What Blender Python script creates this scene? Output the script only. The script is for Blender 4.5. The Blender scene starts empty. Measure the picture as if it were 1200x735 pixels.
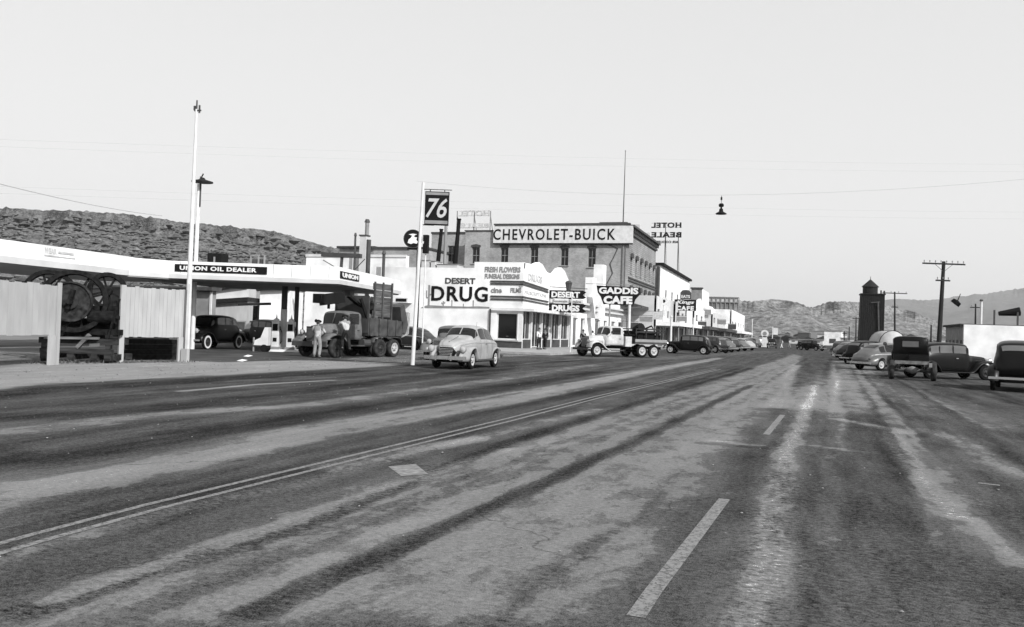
import bpy, math, random
import numpy as np
from math import radians as rad, sin, cos, pi, sqrt
from mathutils import Vector, Matrix, noise as mnoise
random.seed(7)
SC = bpy.context.scene
COL = SC.collection

# ------------------------------------------------------------------ camera
EYE = 1.6
YAW, PITCH, ROLL, FPX = rad(18.3), rad(1.12), rad(2.0), 1000.0
F_ = Vector((-sin(YAW), cos(YAW), 0)); R_ = Vector((cos(YAW), sin(YAW), 0)); U_ = Vector((0, 0, 1))
FC = F_*cos(PITCH) + U_*sin(PITCH); UP = -F_*sin(PITCH) + U_*cos(PITCH)
RC = R_*cos(ROLL) + UP*sin(ROLL); UC = -R_*sin(ROLL) + UP*cos(ROLL)
cam = bpy.data.objects.new('camera', bpy.data.cameras.new('camera')); COL.objects.link(cam)
M3 = Matrix((RC, UC, -FC)).transposed()
cam.matrix_world = Matrix.Translation((0, 0, EYE)) @ M3.to_4x4()
cam.data.sensor_width = 36; cam.data.lens = 36*FPX/1200; cam.data.clip_end = 40000; cam.data.clip_start = .1
SC.camera = cam

# ------------------------------------------------------------------ sky, sun, exposure
SUN_DIR = Vector((.84, -.54, 0)).normalized()
SUN_EL = rad(36)
world = bpy.data.worlds.new('World'); SC.world = world; world.use_nodes = True
nt = world.node_tree; nt.nodes.clear()
sky = nt.nodes.new('ShaderNodeTexSky'); sky.sky_type = 'NISHITA'; sky.sun_disc = False
sky.sun_elevation = SUN_EL
sky.sun_rotation = math.atan2(SUN_DIR.x, SUN_DIR.y)
sky.air_density = 1.0; sky.dust_density = 2.5; sky.ozone_density = 1.0
bw = nt.nodes.new('ShaderNodeRGBToBW')
gm = nt.nodes.new('ShaderNodeMath'); gm.operation = 'POWER'; gm.inputs[1].default_value = .22
gs = nt.nodes.new('ShaderNodeMath'); gs.operation = 'MULTIPLY'; gs.inputs[1].default_value = 3.95
bg = nt.nodes.new('ShaderNodeBackground'); bg.inputs[1].default_value = .13
wo = nt.nodes.new('ShaderNodeOutputWorld')
nt.links.new(sky.outputs[0], bw.inputs[0]); nt.links.new(bw.outputs[0], gm.inputs[0])
nt.links.new(gm.outputs[0], gs.inputs[0])
nt.links.new(gs.outputs[0], bg.inputs[0]); nt.links.new(bg.outputs[0], wo.inputs[0])
sl = bpy.data.lights.new('sun', 'SUN'); sl.energy = 4.8; sl.angle = rad(.55); sl.color = (1, 1, 1)
so = bpy.data.objects.new('sun', sl); COL.objects.link(so)
tosun = Vector((SUN_DIR.x*cos(SUN_EL), SUN_DIR.y*cos(SUN_EL), sin(SUN_EL)))
so.rotation_euler = tosun.to_track_quat('Z', 'Y').to_euler()
SC.view_settings.view_transform = 'Standard'; SC.view_settings.look = 'None'
SC.view_settings.exposure = .4; SC.view_settings.gamma = 1

# ------------------------------------------------------------------ finding real places (street runs along +Y, metres)
def ray(px, py): return FC + RC*((px-600)/FPX) + UC*((367.5-py)/FPX)
def gr(px, py, z=0.0):
    r = ray(px, py); k = (z-EYE)/r.z; return Vector((r.x*k, r.y*k, z))
def at(px, py, d):
    r = ray(px, py); k = d/(r.dot(F_)); return Vector((r.x*k, r.y*k, EYE+r.z*k))
def onX(px, py, X):
    r = ray(px, py); k = X/r.x; return (r.y*k, EYE+r.z*k)
def onY(px, py, Y):
    r = ray(px, py); k = Y/r.y; return (r.x*k, EYE+r.z*k)
def yx(px, X, py=395): return onX(px, py, X)[0]
def xy(px, Y, py=395): return onY(px, py, Y)[0]

# ------------------------------------------------------------------ mesh building helpers
class MB:
    def __init__(s): s.v = []; s.f = []; s.k = []
    def add(s, vs, fs):
        n = len(s.v); s.k.append((list(vs), list(fs))); s.v += [tuple(v) for v in vs]; s.f += [tuple(i+n for i in f) for f in fs]; return s
    def box(s, x0, x1, y0, y1, z0, z1):
        if x0 > x1: x0, x1 = x1, x0
        if y0 > y1: y0, y1 = y1, y0
        return s.add([(x0,y0,z0),(x1,y0,z0),(x1,y1,z0),(x0,y1,z0),(x0,y0,z1),(x1,y0,z1),(x1,y1,z1),(x0,y1,z1)],
              [(0,3,2,1),(4,5,6,7),(0,1,5,4),(1,2,6,5),(2,3,7,6),(3,0,4,7)])
    def obox(s, c, sz, rot=None):
        n = MB().box(-sz[0]/2, sz[0]/2, -sz[1]/2, sz[1]/2, -sz[2]/2, sz[2]/2)
        m = rot if rot is not None else Matrix.Identity(3)
        return s.add([Vector(c)+m@Vector(v) for v in n.v], n.f)
    def bar(s, p0, p1, w, h=None):
        p0 = Vector(p0); p1 = Vector(p1); d = p1-p0; h = h or w
        q = d.to_track_quat('X', 'Z').to_matrix()
        return s.obox((p0+p1)/2, (d.length, w, h), q)
    def cyl(s, p0, p1, r0, r1=None, n=10, cap=True):
        p0 = Vector(p0); p1 = Vector(p1); r1 = r0 if r1 is None else r1
        q = (p1-p0).to_track_quat('Z', 'Y').to_matrix()
        vs = []
        for p, r in ((p0, r0), (p1, r1)):
            for i in range(n):
                a = 2*pi*i/n; vs.append(p+q@Vector((r*cos(a), r*sin(a), 0)))
        fs = [(i, (i+1) % n, n+(i+1) % n, n+i) for i in range(n)]
        if cap: fs += [tuple(range(n-1, -1, -1)), tuple(range(n, 2*n))]
        return s.add(vs, fs)
    def lathe(s, prof, n=16, c=(0,0,0), axis=(0,0,1)):
        q = Vector(axis).to_track_quat('Z', 'Y').to_matrix(); c = Vector(c); vs = []; fs = []
        for (r, z) in prof:
            for i in range(n):
                a = 2*pi*i/n; vs.append(c+q@Vector((r*cos(a), r*sin(a), z)))
        for k in range(len(prof)-1):
            for i in range(n):
                fs.append((k*n+i, k*n+(i+1) % n, (k+1)*n+(i+1) % n, (k+1)*n+i))
        return s.add(vs, fs)
    def prism(s, poly, ax, a, b):
        def P(p, t):
            if ax == 'y': return (p[0], t, p[1])
            if ax == 'x': return (t, p[0], p[1])
            return (p[0], p[1], t)
        n = len(poly)
        vs = [P(p, a) for p in poly]+[P(p, b) for p in poly]
        fs = [(i, (i+1) % n, n+(i+1) % n, n+i) for i in range(n)]+[tuple(range(n-1,-1,-1)), tuple(range(n, 2*n))]
        return s.add(vs, fs)
    def loft(s, rings, closed=True, cap=True):
        n = len(rings[0]); vs = [p for r in rings for p in r]; fs = []
        for k in range(len(rings)-1):
            for i in range(n if closed else n-1):
                j = (i+1) % n
                fs.append((k*n+i, k*n+j, (k+1)*n+j, (k+1)*n+i))
        if cap: fs += [tuple(range(n-1,-1,-1)), tuple((len(rings)-1)*n+i for i in range(n))]
        return s.add(vs, fs)
    def tube(s, pts, r, n=6):
        for a, b in zip(pts[:-1], pts[1:]): s.cyl(a, b, r, r, n)
        return s
    def wall(s, org, u, nrm, U, H, ops=(), t=.3, z0=0):
        """outer face with real openings (a0,a1,z0,z1) and their reveals"""
        u = Vector(u); nrm = Vector(nrm); org = Vector(org)
        us = sorted(set([0, U]+[v for o in ops for v in o[:2]])); zs = sorted(set([z0, H]+[v for o in ops for v in o[2:]]))
        P = lambda a, z, d=0: org+u*a+Vector((0,0,z))-nrm*d
        for a0, a1 in zip(us[:-1], us[1:]):
            for c0, c1 in zip(zs[:-1], zs[1:]):
                am, zm = (a0+a1)/2, (c0+c1)/2
                if any(o[0] < am < o[1] and o[2] < zm < o[3] for o in ops): continue
                s.add([P(a0,c0),P(a1,c0),P(a1,c1),P(a0,c1)], [(0,1,2,3)])
        for o in ops:
            c = [(o[0],o[2]),(o[1],o[2]),(o[1],o[3]),(o[0],o[3])]
            for i in range(4):
                a, b = c[i], c[(i+1) % 4]
                s.add([P(*a),P(*b),P(*b,t),P(*a,t)], [(0,1,2,3)])
        return s

def obj(name, mb, mat, parent=None, smooth=False, bevel=0):
    me = bpy.data.meshes.new(name); me.from_pydata(mb.v, [], mb.f); me.validate(); me.update()
    if mat: me.materials.append(mat)
    if smooth: me.polygons.foreach_set('use_smooth', [True]*len(me.polygons))
    o = bpy.data.objects.new(name, me); COL.objects.link(o)
    if parent: o.parent = parent
    if bevel:
        b = o.modifiers.new('bevel', 'BEVEL'); b.width = bevel; b.segments = 2; b.limit_method = 'ANGLE'
    return o
def obj_each(name, mb, mat, parent, **k):
    for vs, fs in list(mb.k): obj(name, MB().add(vs, fs), mat, parent, **k)
def tag(o, label=None, cat=None, group=None, kind=None):
    if label: o['label'] = label
    if cat: o['category'] = cat
    if group: o['group'] = group
    if kind: o['kind'] = kind
    return o
def thing(name, label, cat, loc=(0,0,0), rz=0, group=None):
    o = bpy.data.objects.new(name, None); COL.objects.link(o); o.location = loc; o.rotation_euler = (0,0,rz)
    o.empty_display_size = .3
    return tag(o, label, cat, group)
def copy_tree(o, parent=None):
    c = o.copy(); COL.objects.link(c)
    if parent: c.parent = parent
    for ch in o.children: copy_tree(ch, c)
    return c
def shift(o, p):   # move a thing's origin to p, keeping its parts where they are
    o.location = p
    for ch in o.children: ch.location = Vector(ch.location)-Vector(p)

# ------------------------------------------------------------------ materials (all grey: the print is black and white)
def mat(name, g, rough=.8, var=.12, scale=3.0, metal=0, bump=0, stretch=(1,1,1), coord='Object', detail=6, trans=0, spec=.2, coat=0):
    m = bpy.data.materials.new(name); m.use_nodes = True; nt = m.node_tree; b = nt.nodes['Principled BSDF']
    b.inputs['Roughness'].default_value = rough; b.inputs['Metallic'].default_value = metal
    b.inputs['Specular IOR Level'].default_value = spec; b.inputs['Coat Weight'].default_value = coat
    b.inputs['Transmission Weight'].default_value = trans
    tc = nt.nodes.new('ShaderNodeTexCoord'); mp = nt.nodes.new('ShaderNodeMapping'); mp.inputs['Scale'].default_value = stretch
    nz = nt.nodes.new('ShaderNodeTexNoise'); nz.inputs['Scale'].default_value = scale; nz.inputs['Detail'].default_value = detail
    src = nt.nodes.new('ShaderNodeNewGeometry').outputs['Position'] if coord == 'World' else tc.outputs[coord]
    nt.links.new(src, mp.inputs[0]); nt.links.new(mp.outputs[0], nz.inputs[0])
    cr = nt.nodes.new('ShaderNodeValToRGB'); e = cr.color_ramp.elements
    lo = max(0, g*(1-2*var)); hi = min(1, g*(1+2*var))
    e[0].position = .25; e[0].color = (lo,lo,lo,1); e[1].position = .75; e[1].color = (hi,hi,hi,1)
    nt.links.new(nz.outputs[0], cr.inputs[0]); nt.links.new(cr.outputs[0], b.inputs['Base Color'])
    if bump:
        bp = nt.nodes.new('ShaderNodeBump'); bp.inputs['Strength'].default_value = bump; bp.inputs['Distance'].default_value = .05
        nt.links.new(nz.outputs[0], bp.inputs['Height']); nt.links.new(bp.outputs[0], b.inputs['Normal'])
    return m
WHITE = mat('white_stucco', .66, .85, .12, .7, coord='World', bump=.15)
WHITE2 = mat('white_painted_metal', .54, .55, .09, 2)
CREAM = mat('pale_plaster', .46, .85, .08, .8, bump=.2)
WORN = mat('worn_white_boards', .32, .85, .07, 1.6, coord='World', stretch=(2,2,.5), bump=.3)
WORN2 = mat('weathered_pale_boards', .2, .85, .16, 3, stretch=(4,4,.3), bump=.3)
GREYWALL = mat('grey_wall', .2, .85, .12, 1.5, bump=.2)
GREY = mat('grey_paint', .2, .6, .1, 3)
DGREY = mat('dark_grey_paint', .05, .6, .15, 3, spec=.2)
BLACK = mat('black_enamel', .01, .35, .1, 3)
SIGNBLACK = mat('black_sign_paint', .008, .7, .1, 3, spec=.08)
SIGNDARK = mat('dark_sign_paint', .015, .6, .1, 3, spec=.1)
LETW = mat('white_letter_paint', .6, .6, .04, 3)
LETG = mat('faded_letter_paint', .42, .7, .15, 4)
LETD = mat('dark_letter_paint', .05, .7, .1, 4)
RUST = mat('rusty_iron', .011, .8, .4, 7, bump=.5, spec=.06)
OLDWOOD = mat('old_dark_timber', .03, .9, .4, 3, stretch=(.4,3,3), bump=.4, spec=.06)
POLEWOOD = mat('creosoted_pole_wood', .018, .9, .25, 4, stretch=(4,4,.3), bump=.3)
TIMBERD = mat('dark_tower_cladding', .01, .85, .3, 1.5, stretch=(3,3,.3), bump=.3)
GLASS = mat('dark_window_glass', .008, .1, .1, 1, spec=.35)
GLASSL = mat('pale_car_glass', .09, .1, .2, 1, spec=.6)
CARBLACK = mat('black_car_paint', .004, .35, .1, 3, spec=.16)
CARGREY = mat('dark_grey_car_paint', .025, .3, .1, 3, spec=.3, coat=.2)
CARLIGHT = mat('pale_grey_car_paint', .26, .45, .13, 2.2, coat=.15)
CARMID = mat('mid_grey_car_paint', .09, .3, .08, 3, coat=.3)
TRUCKPALE = mat('pale_dusty_truck_paint', .38, .55, .18, 3)
TRUCKGREY = mat('grey_dusty_truck_paint', .095, .55, .16, 4, bump=.1)
CHROME = mat('dull_chrome', .6, .25, .05, 3, metal=1)
RUBBER = mat('black_rubber', .008, .9, .2, 8, spec=.1)
DUSTRUB = mat('dusty_rubber', .03, .9, .3, 6, bump=.2, spec=.1)
RIMW = mat('pale_wheel_paint', .33, .5, .1, 5)
RIMD = mat('dark_wheel_paint', .02, .5, .1, 5)
ROOFING = mat('dark_tar_roofing', .03, .9, .2, 2, bump=.3)
CONC = mat('concrete', .26, .9, .14, 1.4, bump=.3)
SKIN = mat('skin', .18, .6, .06, 5); HAIR = mat('dark_hair', .02, .8, .2, 20)
CANVAS = mat('pale_canvas', .36, .9, .08, 3, bump=.3)
CLOTHL = mat('pale_work_shirt', .36, .9, .1, 8, bump=.3); CLOTHM = mat('khaki_trousers', .2, .9, .1, 8, bump=.3)
CLOTHD = mat('dark_cloth', .015, .9, .2, 8); CLOTHW = mat('white_shirt', .55, .9, .05, 8)
WIREM = mat('wire', .35, .6, .05, 1)
LIT = mat('lamp_glass', .35, .3, .05, 3)

def brickmat(name, g, g2, mortar, scale=1.0):
    m = bpy.data.materials.new(name); m.use_nodes = True; nt = m.node_tree; b = nt.nodes['Principled BSDF']
    b.inputs['Roughness'].default_value = .9
    geo = nt.nodes.new('ShaderNodeNewGeometry'); sep = nt.nodes.new('ShaderNodeSeparateXYZ')
    nt.links.new(geo.outputs['Position'], sep.inputs[0])
    ad = nt.nodes.new('ShaderNodeMath'); ad.operation = 'ADD'; nt.links.new(sep.outputs[0], ad.inputs[0]); nt.links.new(sep.outputs[1], ad.inputs[1])
    cb = nt.nodes.new('ShaderNodeCombineXYZ'); nt.links.new(ad.outputs[0], cb.inputs[0]); nt.links.new(sep.outputs[2], cb.inputs[1])
    bt = nt.nodes.new('ShaderNodeTexBrick'); bt.inputs['Scale'].default_value = 1/scale
    for k, c in (('Color1', g), ('Color2', g2), ('Mortar', mortar)): bt.inputs[k].default_value = (c,c,c,1)
    bt.inputs['Mortar Size'].default_value = .012; bt.inputs['Brick Width'].default_value = .24; bt.inputs['Row Height'].default_value = .085
    nt.links.new(cb.outputs[0], bt.inputs['Vector'])
    nz = nt.nodes.new('ShaderNodeTexNoise'); nz.inputs['Scale'].default_value = .55; nz.inputs['Detail'].default_value = 8; nz.inputs['Roughness'].default_value = .65
    nt.links.new(geo.outputs['Position'], nz.inputs[0])
    cr = nt.nodes.new('ShaderNodeValToRGB'); e = cr.color_ramp.elements; e[0].position = .3; e[0].color = (.62,)*3+(1,); e[1].position = .7; e[1].color = (1.25,)*3+(1,)
    nt.links.new(nz.outputs[0], cr.inputs[0])
    mx = nt.nodes.new('ShaderNodeMix'); mx.data_type = 'RGBA'; mx.blend_type = 'MULTIPLY'; mx.inputs[0].default_value = 1
    nt.links.new(bt.outputs[0], mx.inputs[6]); nt.links.new(cr.outputs[0], mx.inputs[7]); nt.links.new(mx.outputs[2], b.inputs['Base Color'])
    return m
BRICK = brickmat('old_hotel_brick', .29, .2, .33)
BRICKP = brickmat('pale_sandstone_courses', .3, .22, .1, 3.2)

# ------------------------------------------------------------------ lettering
def text_mb(s, w, h, depth=.02, bold=.0, mirror=False, shear=0, space=1.0):
    cu = bpy.data.curves.new('t', 'FONT'); cu.body = s; cu.size = 1; cu.offset = bold; cu.extrude = .5; cu.shear = shear
    cu.space_character = space; cu.resolution_u = 3
    o = bpy.data.objects.new('t', cu); COL.objects.link(o)
    dg = bpy.context.evaluated_depsgraph_get(); me = o.evaluated_get(dg).to_mesh()
    v = [tuple(q.co) for q in me.vertices]; f = [tuple(p.vertices) for p in me.polygons]
    o.evaluated_get(dg).to_mesh_clear(); bpy.data.objects.remove(o); bpy.data.curves.remove(cu)
    a = np.array(v); mn = a.min(0); mx = a.max(0); a = (a-mn)/np.maximum(mx-mn, 1e-6)
    a[:,0] *= w; a[:,1] *= h; a[:,2] = a[:,2]*depth
    if mirror: a[:,0] = w-a[:,0]
    return a, f
def letter(s, org, u, nrm, w, h, mat, parent, depth=.03, bold=.02, mirror=False, shear=0, upv=(0,0,1), space=1.0, name='lettering'):
    a, f = text_mb(s, w, h, depth, bold, mirror, shear, space)
    org = Vector(org); u = Vector(u); nrm = Vector(nrm); upv = Vector(upv)
    mb = MB().add([org+u*p[0]+upv*p[1]+nrm*p[2] for p in a], f)
    return obj(name, mb, mat, parent)
XN = (0,-1,0)   # wall facing the camera end of the street
def letY(s, px0, px1, py0, py1, Y, mat, parent, **k):
    """words on a plane facing down the street (-Y) at Y, between two picture columns"""
    x0, z1 = onY(px0, py0, Y); x1, z0 = onY(px1, py1, Y); zt = onY(px0, py0, Y)[1]; zb = onY(px0, py1, Y)[1]
    return letter(s, (x0, Y, zb), (1,0,0), XN, x1-x0, zt-zb, mat, parent, **k)

# ------------------------------------------------------------------ ground, road
def polyd(P, pts):
    d = np.full(P.shape[:-1], 1e9)
    for a, b in zip(pts[:-1], pts[1:]):
        a = np.array(a[:2]); b = np.array(b[:2]); ab = b-a; t = np.clip(((P-a)@ab)/(ab@ab), 0, 1)
        d = np.minimum(d, np.linalg.norm(P-(a+t[..., None]*ab), axis=-1))
    return d
def inpoly(P, poly):
    x, y = P[..., 0], P[..., 1]; r = np.zeros(x.shape, bool); n = len(poly)
    for i in range(n):
        x0, y0 = poly[i][:2]; x1, y1 = poly[(i+1) % n][:2]
        c = ((y0 > y) != (y1 > y)) & (x < (x1-x0)*(y-y0)/((y1-y0) if y1 != y0 else 1e-9)+x0); r ^= c
    return r
def sm(x): x = np.clip(x, 0, 1); return x*x*(3-2*x)
def G(*p): return [gr(*q) for q in p]

def road_material():
    m = bpy.data.materials.new('worn_dusty_asphalt'); m.use_nodes = True; nt = m.node_tree; b = nt.nodes['Principled BSDF']
    L = nt.links.new; N = nt.nodes.new
    b.inputs['Roughness'].default_value = .92; b.inputs['Specular IOR Level'].default_value = .02
    tc = N('ShaderNodeTexCoord')
    def nz(sx, sy, scale, det, rough=.6, dist=0):
        mp = N('ShaderNodeMapping'); mp.inputs['Scale'].default_value = (sx, sy, 1); mp.inputs['Rotation'].default_value = (0, 0, rad(2.2))
        n = N('ShaderNodeTexNoise'); n.inputs['Scale'].default_value = scale; n.inputs['Detail'].default_value = det
        n.inputs['Roughness'].default_value = rough; n.inputs['Distortion'].default_value = dist
        L(tc.outputs['Object'], mp.inputs[0]); L(mp.outputs[0], n.inputs[0]); return n.outputs[0]
    def math(op, a, c, clamp=False):
        k = N('ShaderNodeMath'); k.operation = op; k.use_clamp = clamp
        for i, v in enumerate((a, c)):
            if isinstance(v, (int, float)): k.inputs[i].default_value = v
            else: L(v, k.inputs[i])
        return k.outputs[0]
    at_ = N('ShaderNodeAttribute'); at_.attribute_name = 'dust'
    ar = N('ShaderNodeAttribute'); ar.attribute_name = 'speckle'
    streak = nz(1.6, .10, 1.3, 7, .62); mott = nz(1.0, .38, 1.5, 9, .66, .6); fine = nz(1, 1, 26, 5, .8); grit = nz(1, 1, 110, 2, .6)
    blot = nz(.8, 1.5, 17, 9, .8, .5)
    s = math('MULTIPLY', math('SUBTRACT', streak, .5), .42)
    q = math('MULTIPLY', math('SUBTRACT', mott, .5), .45)
    bl = math('MULTIPLY', math('SUBTRACT', blot, .5), math('ADD', math('MULTIPLY', ar.outputs['Fac'], 2.9), .25))
    fi = math('MULTIPLY', math('SUBTRACT', fine, .5), .75)
    gt = math('MULTIPLY', math('SUBTRACT', grit, .5), .8)
    n2 = nz(.85, .42, 2.6, 12, .74, .3)
    cs = N('ShaderNodeMapRange'); cs.interpolation_type = 'SMOOTHSTEP'; cs.inputs[1].default_value = .475; cs.inputs[2].default_value = .535
    L(math('ADD', n2, math('MULTIPLY', math('SUBTRACT', at_.outputs['Fac'], .45), .75)), cs.inputs[0])
    base = math('ADD', math('MULTIPLY', at_.outputs['Fac'], .72), math('MULTIPLY', cs.outputs[0], .20))
    t = math('ADD', math('ADD', math('ADD', math('ADD', math('ADD', base, s), q), bl), fi), gt)
    cr = N('ShaderNodeValToRGB'); e = cr.color_ramp.elements
    for p, c in ((0, .010), (.25, .023), (.5, .062), (.75, .155), (1, .25)):
        el = e[0] if p == 0 else (e[1] if p == 1 else e.new(p)); el.position = p; el.color = (c,c,c,1)
    L(t, cr.inputs[0]); L(cr.outputs[0], b.inputs['Base Color'])
    bp = N('ShaderNodeBump'); bp.inputs['Strength'].default_value = .5; bp.inputs['Distance'].default_value = .012
    L(math('ADD', fine, grit), bp.inputs['Height']); L(bp.outputs[0], b.inputs['Normal'])
    # cracks
    mp = N('ShaderNodeMapping'); mp.inputs['Scale'].default_value = (.7, .45, 1)
    vo = N('ShaderNodeTexVoronoi'); vo.feature = 'DISTANCE_TO_EDGE'; vo.inputs['Scale'].default_value = .42
    wv = N('ShaderNodeTexNoise'); wv.inputs['Scale'].default_value = 1.7; wv.inputs['Detail'].default_value = 6
    L(tc.outputs['Object'], wv.inputs[0])
    vm = N('ShaderNodeVectorMath'); vm.operation = 'MULTIPLY_ADD'; vm.inputs[1].default_value = (.9,.9,.9)
    L(wv.outputs[1], vm.inputs[0]); L(tc.outputs['Object'], vm.inputs[2]); L(vm.outputs[0], mp.inputs[0]); L(mp.outputs[0], vo.inputs[0])
    ck = N('ShaderNodeMapRange'); ck.inputs[1].default_value = .0; ck.inputs[2].default_value = .006; ck.inputs[3].default_value = .5; ck.inputs[4].default_value = 1
    L(vo.outputs[0], ck.inputs[0])
    gate = N('ShaderNodeMapRange'); gate.inputs[1].default_value = .42; gate.inputs[2].default_value = .56
    L(mott, gate.inputs[0])
    mm = math('MAXIMUM', ck.outputs[0], gate.outputs[0])
    mx = N('ShaderNodeMix'); mx.data_type = 'RGBA'; mx.blend_type = 'MULTIPLY'; mx.inputs[0].default_value = 1
    L(cr.outputs[0], mx.inputs[6]); cc = N('ShaderNodeCombineColor'); [L(mm, cc.inputs[i]) for i in range(3)]
    L(cc.outputs[0], mx.inputs[7]); L(mx.outputs[2], b.inputs['Base Color'])
    return m

def make_road():
    xs = np.concatenate([np.arange(-34, -14, .35), np.arange(-14, 5, .09), np.arange(5, 14, .25), np.arange(14, 22.1, .8)])
    ys = np.concatenate([np.arange(-6, 2, .5), np.arange(2, 13, .09), np.arange(13, 32, .16), np.arange(32, 60, .35), np.arange(60, 130, 1.2), np.arange(130, 700, 15)])
    X, Y = np.meshgrid(xs, ys); P = np.stack([X, Y], -1)
    T = np.full(X.shape, .24); S = np.full(X.shape, .12)
    # low frequency irregular shift of the stain edges
    rng = np.random.RandomState(3)
    def lf(sx, sy, amp, n=14):
        r = np.zeros(X.shape)
        for _ in range(n):
            kx = rng.normal()*sx; ky = rng.normal()*sy; r += np.sin(X*kx+Y*ky+rng.uniform(0, 6.28))
        return r*amp/math.sqrt(n)
    wob = lf(3.0, 1.0, .10); wob2 = lf(8, 3, .06)
    dfact = np.clip(np.hypot(X, Y)/14, 1, 8)
    def streak(pts, hw, add, soft=1.0, sp=0, fade=None, w2=None):
        nonlocal T, S
        g = G(*pts); d = polyd(P, g)+wob*hw+wob2*hw*2
        k = 1-sm((d-hw*.45)/(hw*soft)); T = T+add*k
        S = np.maximum(S, sp*k)
    def region(pts, val, soft, sp):
        nonlocal T, S
        g = G(*pts); ins = inpoly(P, g); d = polyd(P, g+[g[0]])*np.where(ins, 1, -1)+wob*2.5*soft+wob2*soft*2
        k = sm(d/soft*.5+.5); T = T*(1-k)+val*k; S = S*(1-k)+sp*k
    # right-hand darker lane, dusty middle, darker left lanes
    region([(870,760),(840,640),(850,560),(880,510),(905,470),(930,432),(945,415),(990,412),(1060,440),(1300,470),(1300,760)],   .22, .6, .25)
    region([(-40,735),(100,690),(230,640),(400,585),(500,553),(600,520),(760,470),(860,440),(930,415),(940,418),(905,468),(880,500),(850,540),(810,590),(780,640),(700,735)], .52, .35, .3)
    streak([(300,720),(352,694),(437,656),(595,586),(697,540),(759,511),(827,477),(880,452)], .105, -.34, 1.3, .3)
    streak([(30,720),(120,690),(340,620),(600,519),(700,488),(793,458),(880,432)], .12, -.32, 1.6, .6)
    streak([(60,705),(227,650),(343,612),(460,570),(595,527)], .07, .3, 2, .5)
    # light bands on the left
    streak([(-60,600),(50,573),(180,549),(273,529),(366,507),(595,470),(755,436),(842,420)], .30, .34, 1.8, .3)
    streak([(50,560),(200,536),(400,494),(620,458),(800,424)], .6, .08, 1.6, .1)
    streak([(-40,665),(49,641),(120,622),(200,598),(330,572),(460,538),(595,505),(700,480)], .10, .22, 2.2, .5)
    streak([(380,548),(470,528),(560,515)], .15, .25, 2, .5)
    streak([(-60,530),(50,541),(227,512),(400,484),(553,461),(700,436)], .38, -.2, 1.8, .1)
    streak([(150,602),(400,540),(600,482),(740,450)], .35, -.10, 2, .1)
    streak([(-60,512),(50,502),(180,486),(300,479)], .25, .26, 2, .3)
    streak([(330,478),(420,468),(560,448),(700,428)], .25, .18, 2, .2)
    streak([(-60,492),(50,488),(150,484),(420,452),(560,435)], .32, -.16, 2, .2)
    streak([(560,470),(700,445),(840,428),(920,414)], .5, .02, 1.6, .1)
    # broken pale patching beside the centre dash
    streak([(880,735),(893,690),(903,630),(909,593),(916,560),(921,530),(930,512),(938,497),(948,468),(955,452)], .10, .27, 2.3, 1.0)
    streak([(908,478),(918,458),(926,440),(934,428)], .22, .3, 1.5, .5)
    streak([(1040,735),(1030,640)], .5, .08, 2, .3)
    streak([(970,478),(985,448),(1010,432),(990,424)], .9, .26, 1.6, .2)
    streak([(938,521),(1015,531)], .06, .22, 2, .5); streak([(985,492),(1035,501),(1060,508)], .12, .3, 2, .6)
    streak([(827,516),(890,523)], .06, .25, 2, .3); streak([(820,520),(900,526)], .06, -.2, 2, .2)
    streak([(1045,507),(1058,530),(1069,550),(1089,576),(1109,599),(1118,606)], .11, .22, 2, .8)
    streak([(1086,504),(1129,519),(1163,539),(1200,560)], .14, .2, 2, .6); streak([(1143,610),(1164,630),(1200,665)], .06, .2, 2, .5)
    streak([(1010,448),(1080,470),(1180,500)], .7, .14, 1.8, .2); streak([(1075,560),(1098,640)], .05, .16, 2, .3)
    streak([(1000,462),(1110,540),(1150,640)], .3, .08, 2, .2)
    # long thin tyre streaks and oil lines running up the street
    rg = np.random.RandomState(21); dirv = np.array([sin(rad(2.6)), cos(rad(2.6))]); nrm_ = np.array([dirv[1], -dirv[0]])
    for _ in range(75):
        u = rg.uniform(-15, 7); v0 = rg.uniform(-2, 30); Ln = rg.uniform(8, 60); hw = rg.uniform(.045, .16); add = rg.choice([-1, 1])*rg.uniform(.05, .15); dr = rg.normal()*.006
        cu = (P@nrm_)-u-dr*(P@dirv-v0)+wob*.5; al = P@dirv; k = (1-sm((np.abs(cu)-hw*.3)/(hw*1.2)))*sm((al-v0)/3)*sm((v0+Ln-al)/6)
        T = T+add*k
    # roadside strip below the fence
    k = sm((-15.9-X+wob)/.6); T = T*(1-k)+.44*k; S = S*(1-k)+.4*k
    region([(-100,470),(-100,444),(50,425),(140,423),(300,422),(420,424),(480,427),(420,431),(200,443),(50,450)], .78, .3, .02)
    streak([(213,459),(300,451),(390,446)], .09, .5, 1.6, .3)
    streak([(-60,470),(50,457),(160,452),(300,442),(420,435)], .35, -.24, 1.8, .6)
    streak([(240,414),(330,418),(480,428)], .7, -.3, 1.6, .3)
    streak([(490,434),(560,440),(600,425),(700,423)], .4, -.14, 1.8, .2)
    streak([(600,417),(760,421),(900,412)], 1.2, .12, 1.5, .1)
    vs = np.stack([X.ravel(), Y.ravel(), np.full(X.size, .008)], -1)
    ny, nx = X.shape; i = np.arange((ny-1)*(nx-1)); r = i//(nx-1); c = i % (nx-1); a = r*nx+c
    q = np.stack([a, a+1, a+nx+1, a+nx], -1)
    me = bpy.data.meshes.new('road'); me.vertices.add(len(vs)); me.vertices.foreach_set('co', vs.ravel())
    me.loops.add(q.size); me.loops.foreach_set('vertex_index', q.ravel()); me.polygons.add(len(q))
    me.polygons.foreach_set('loop_start', np.arange(0, q.size, 4)); me.update()
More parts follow.
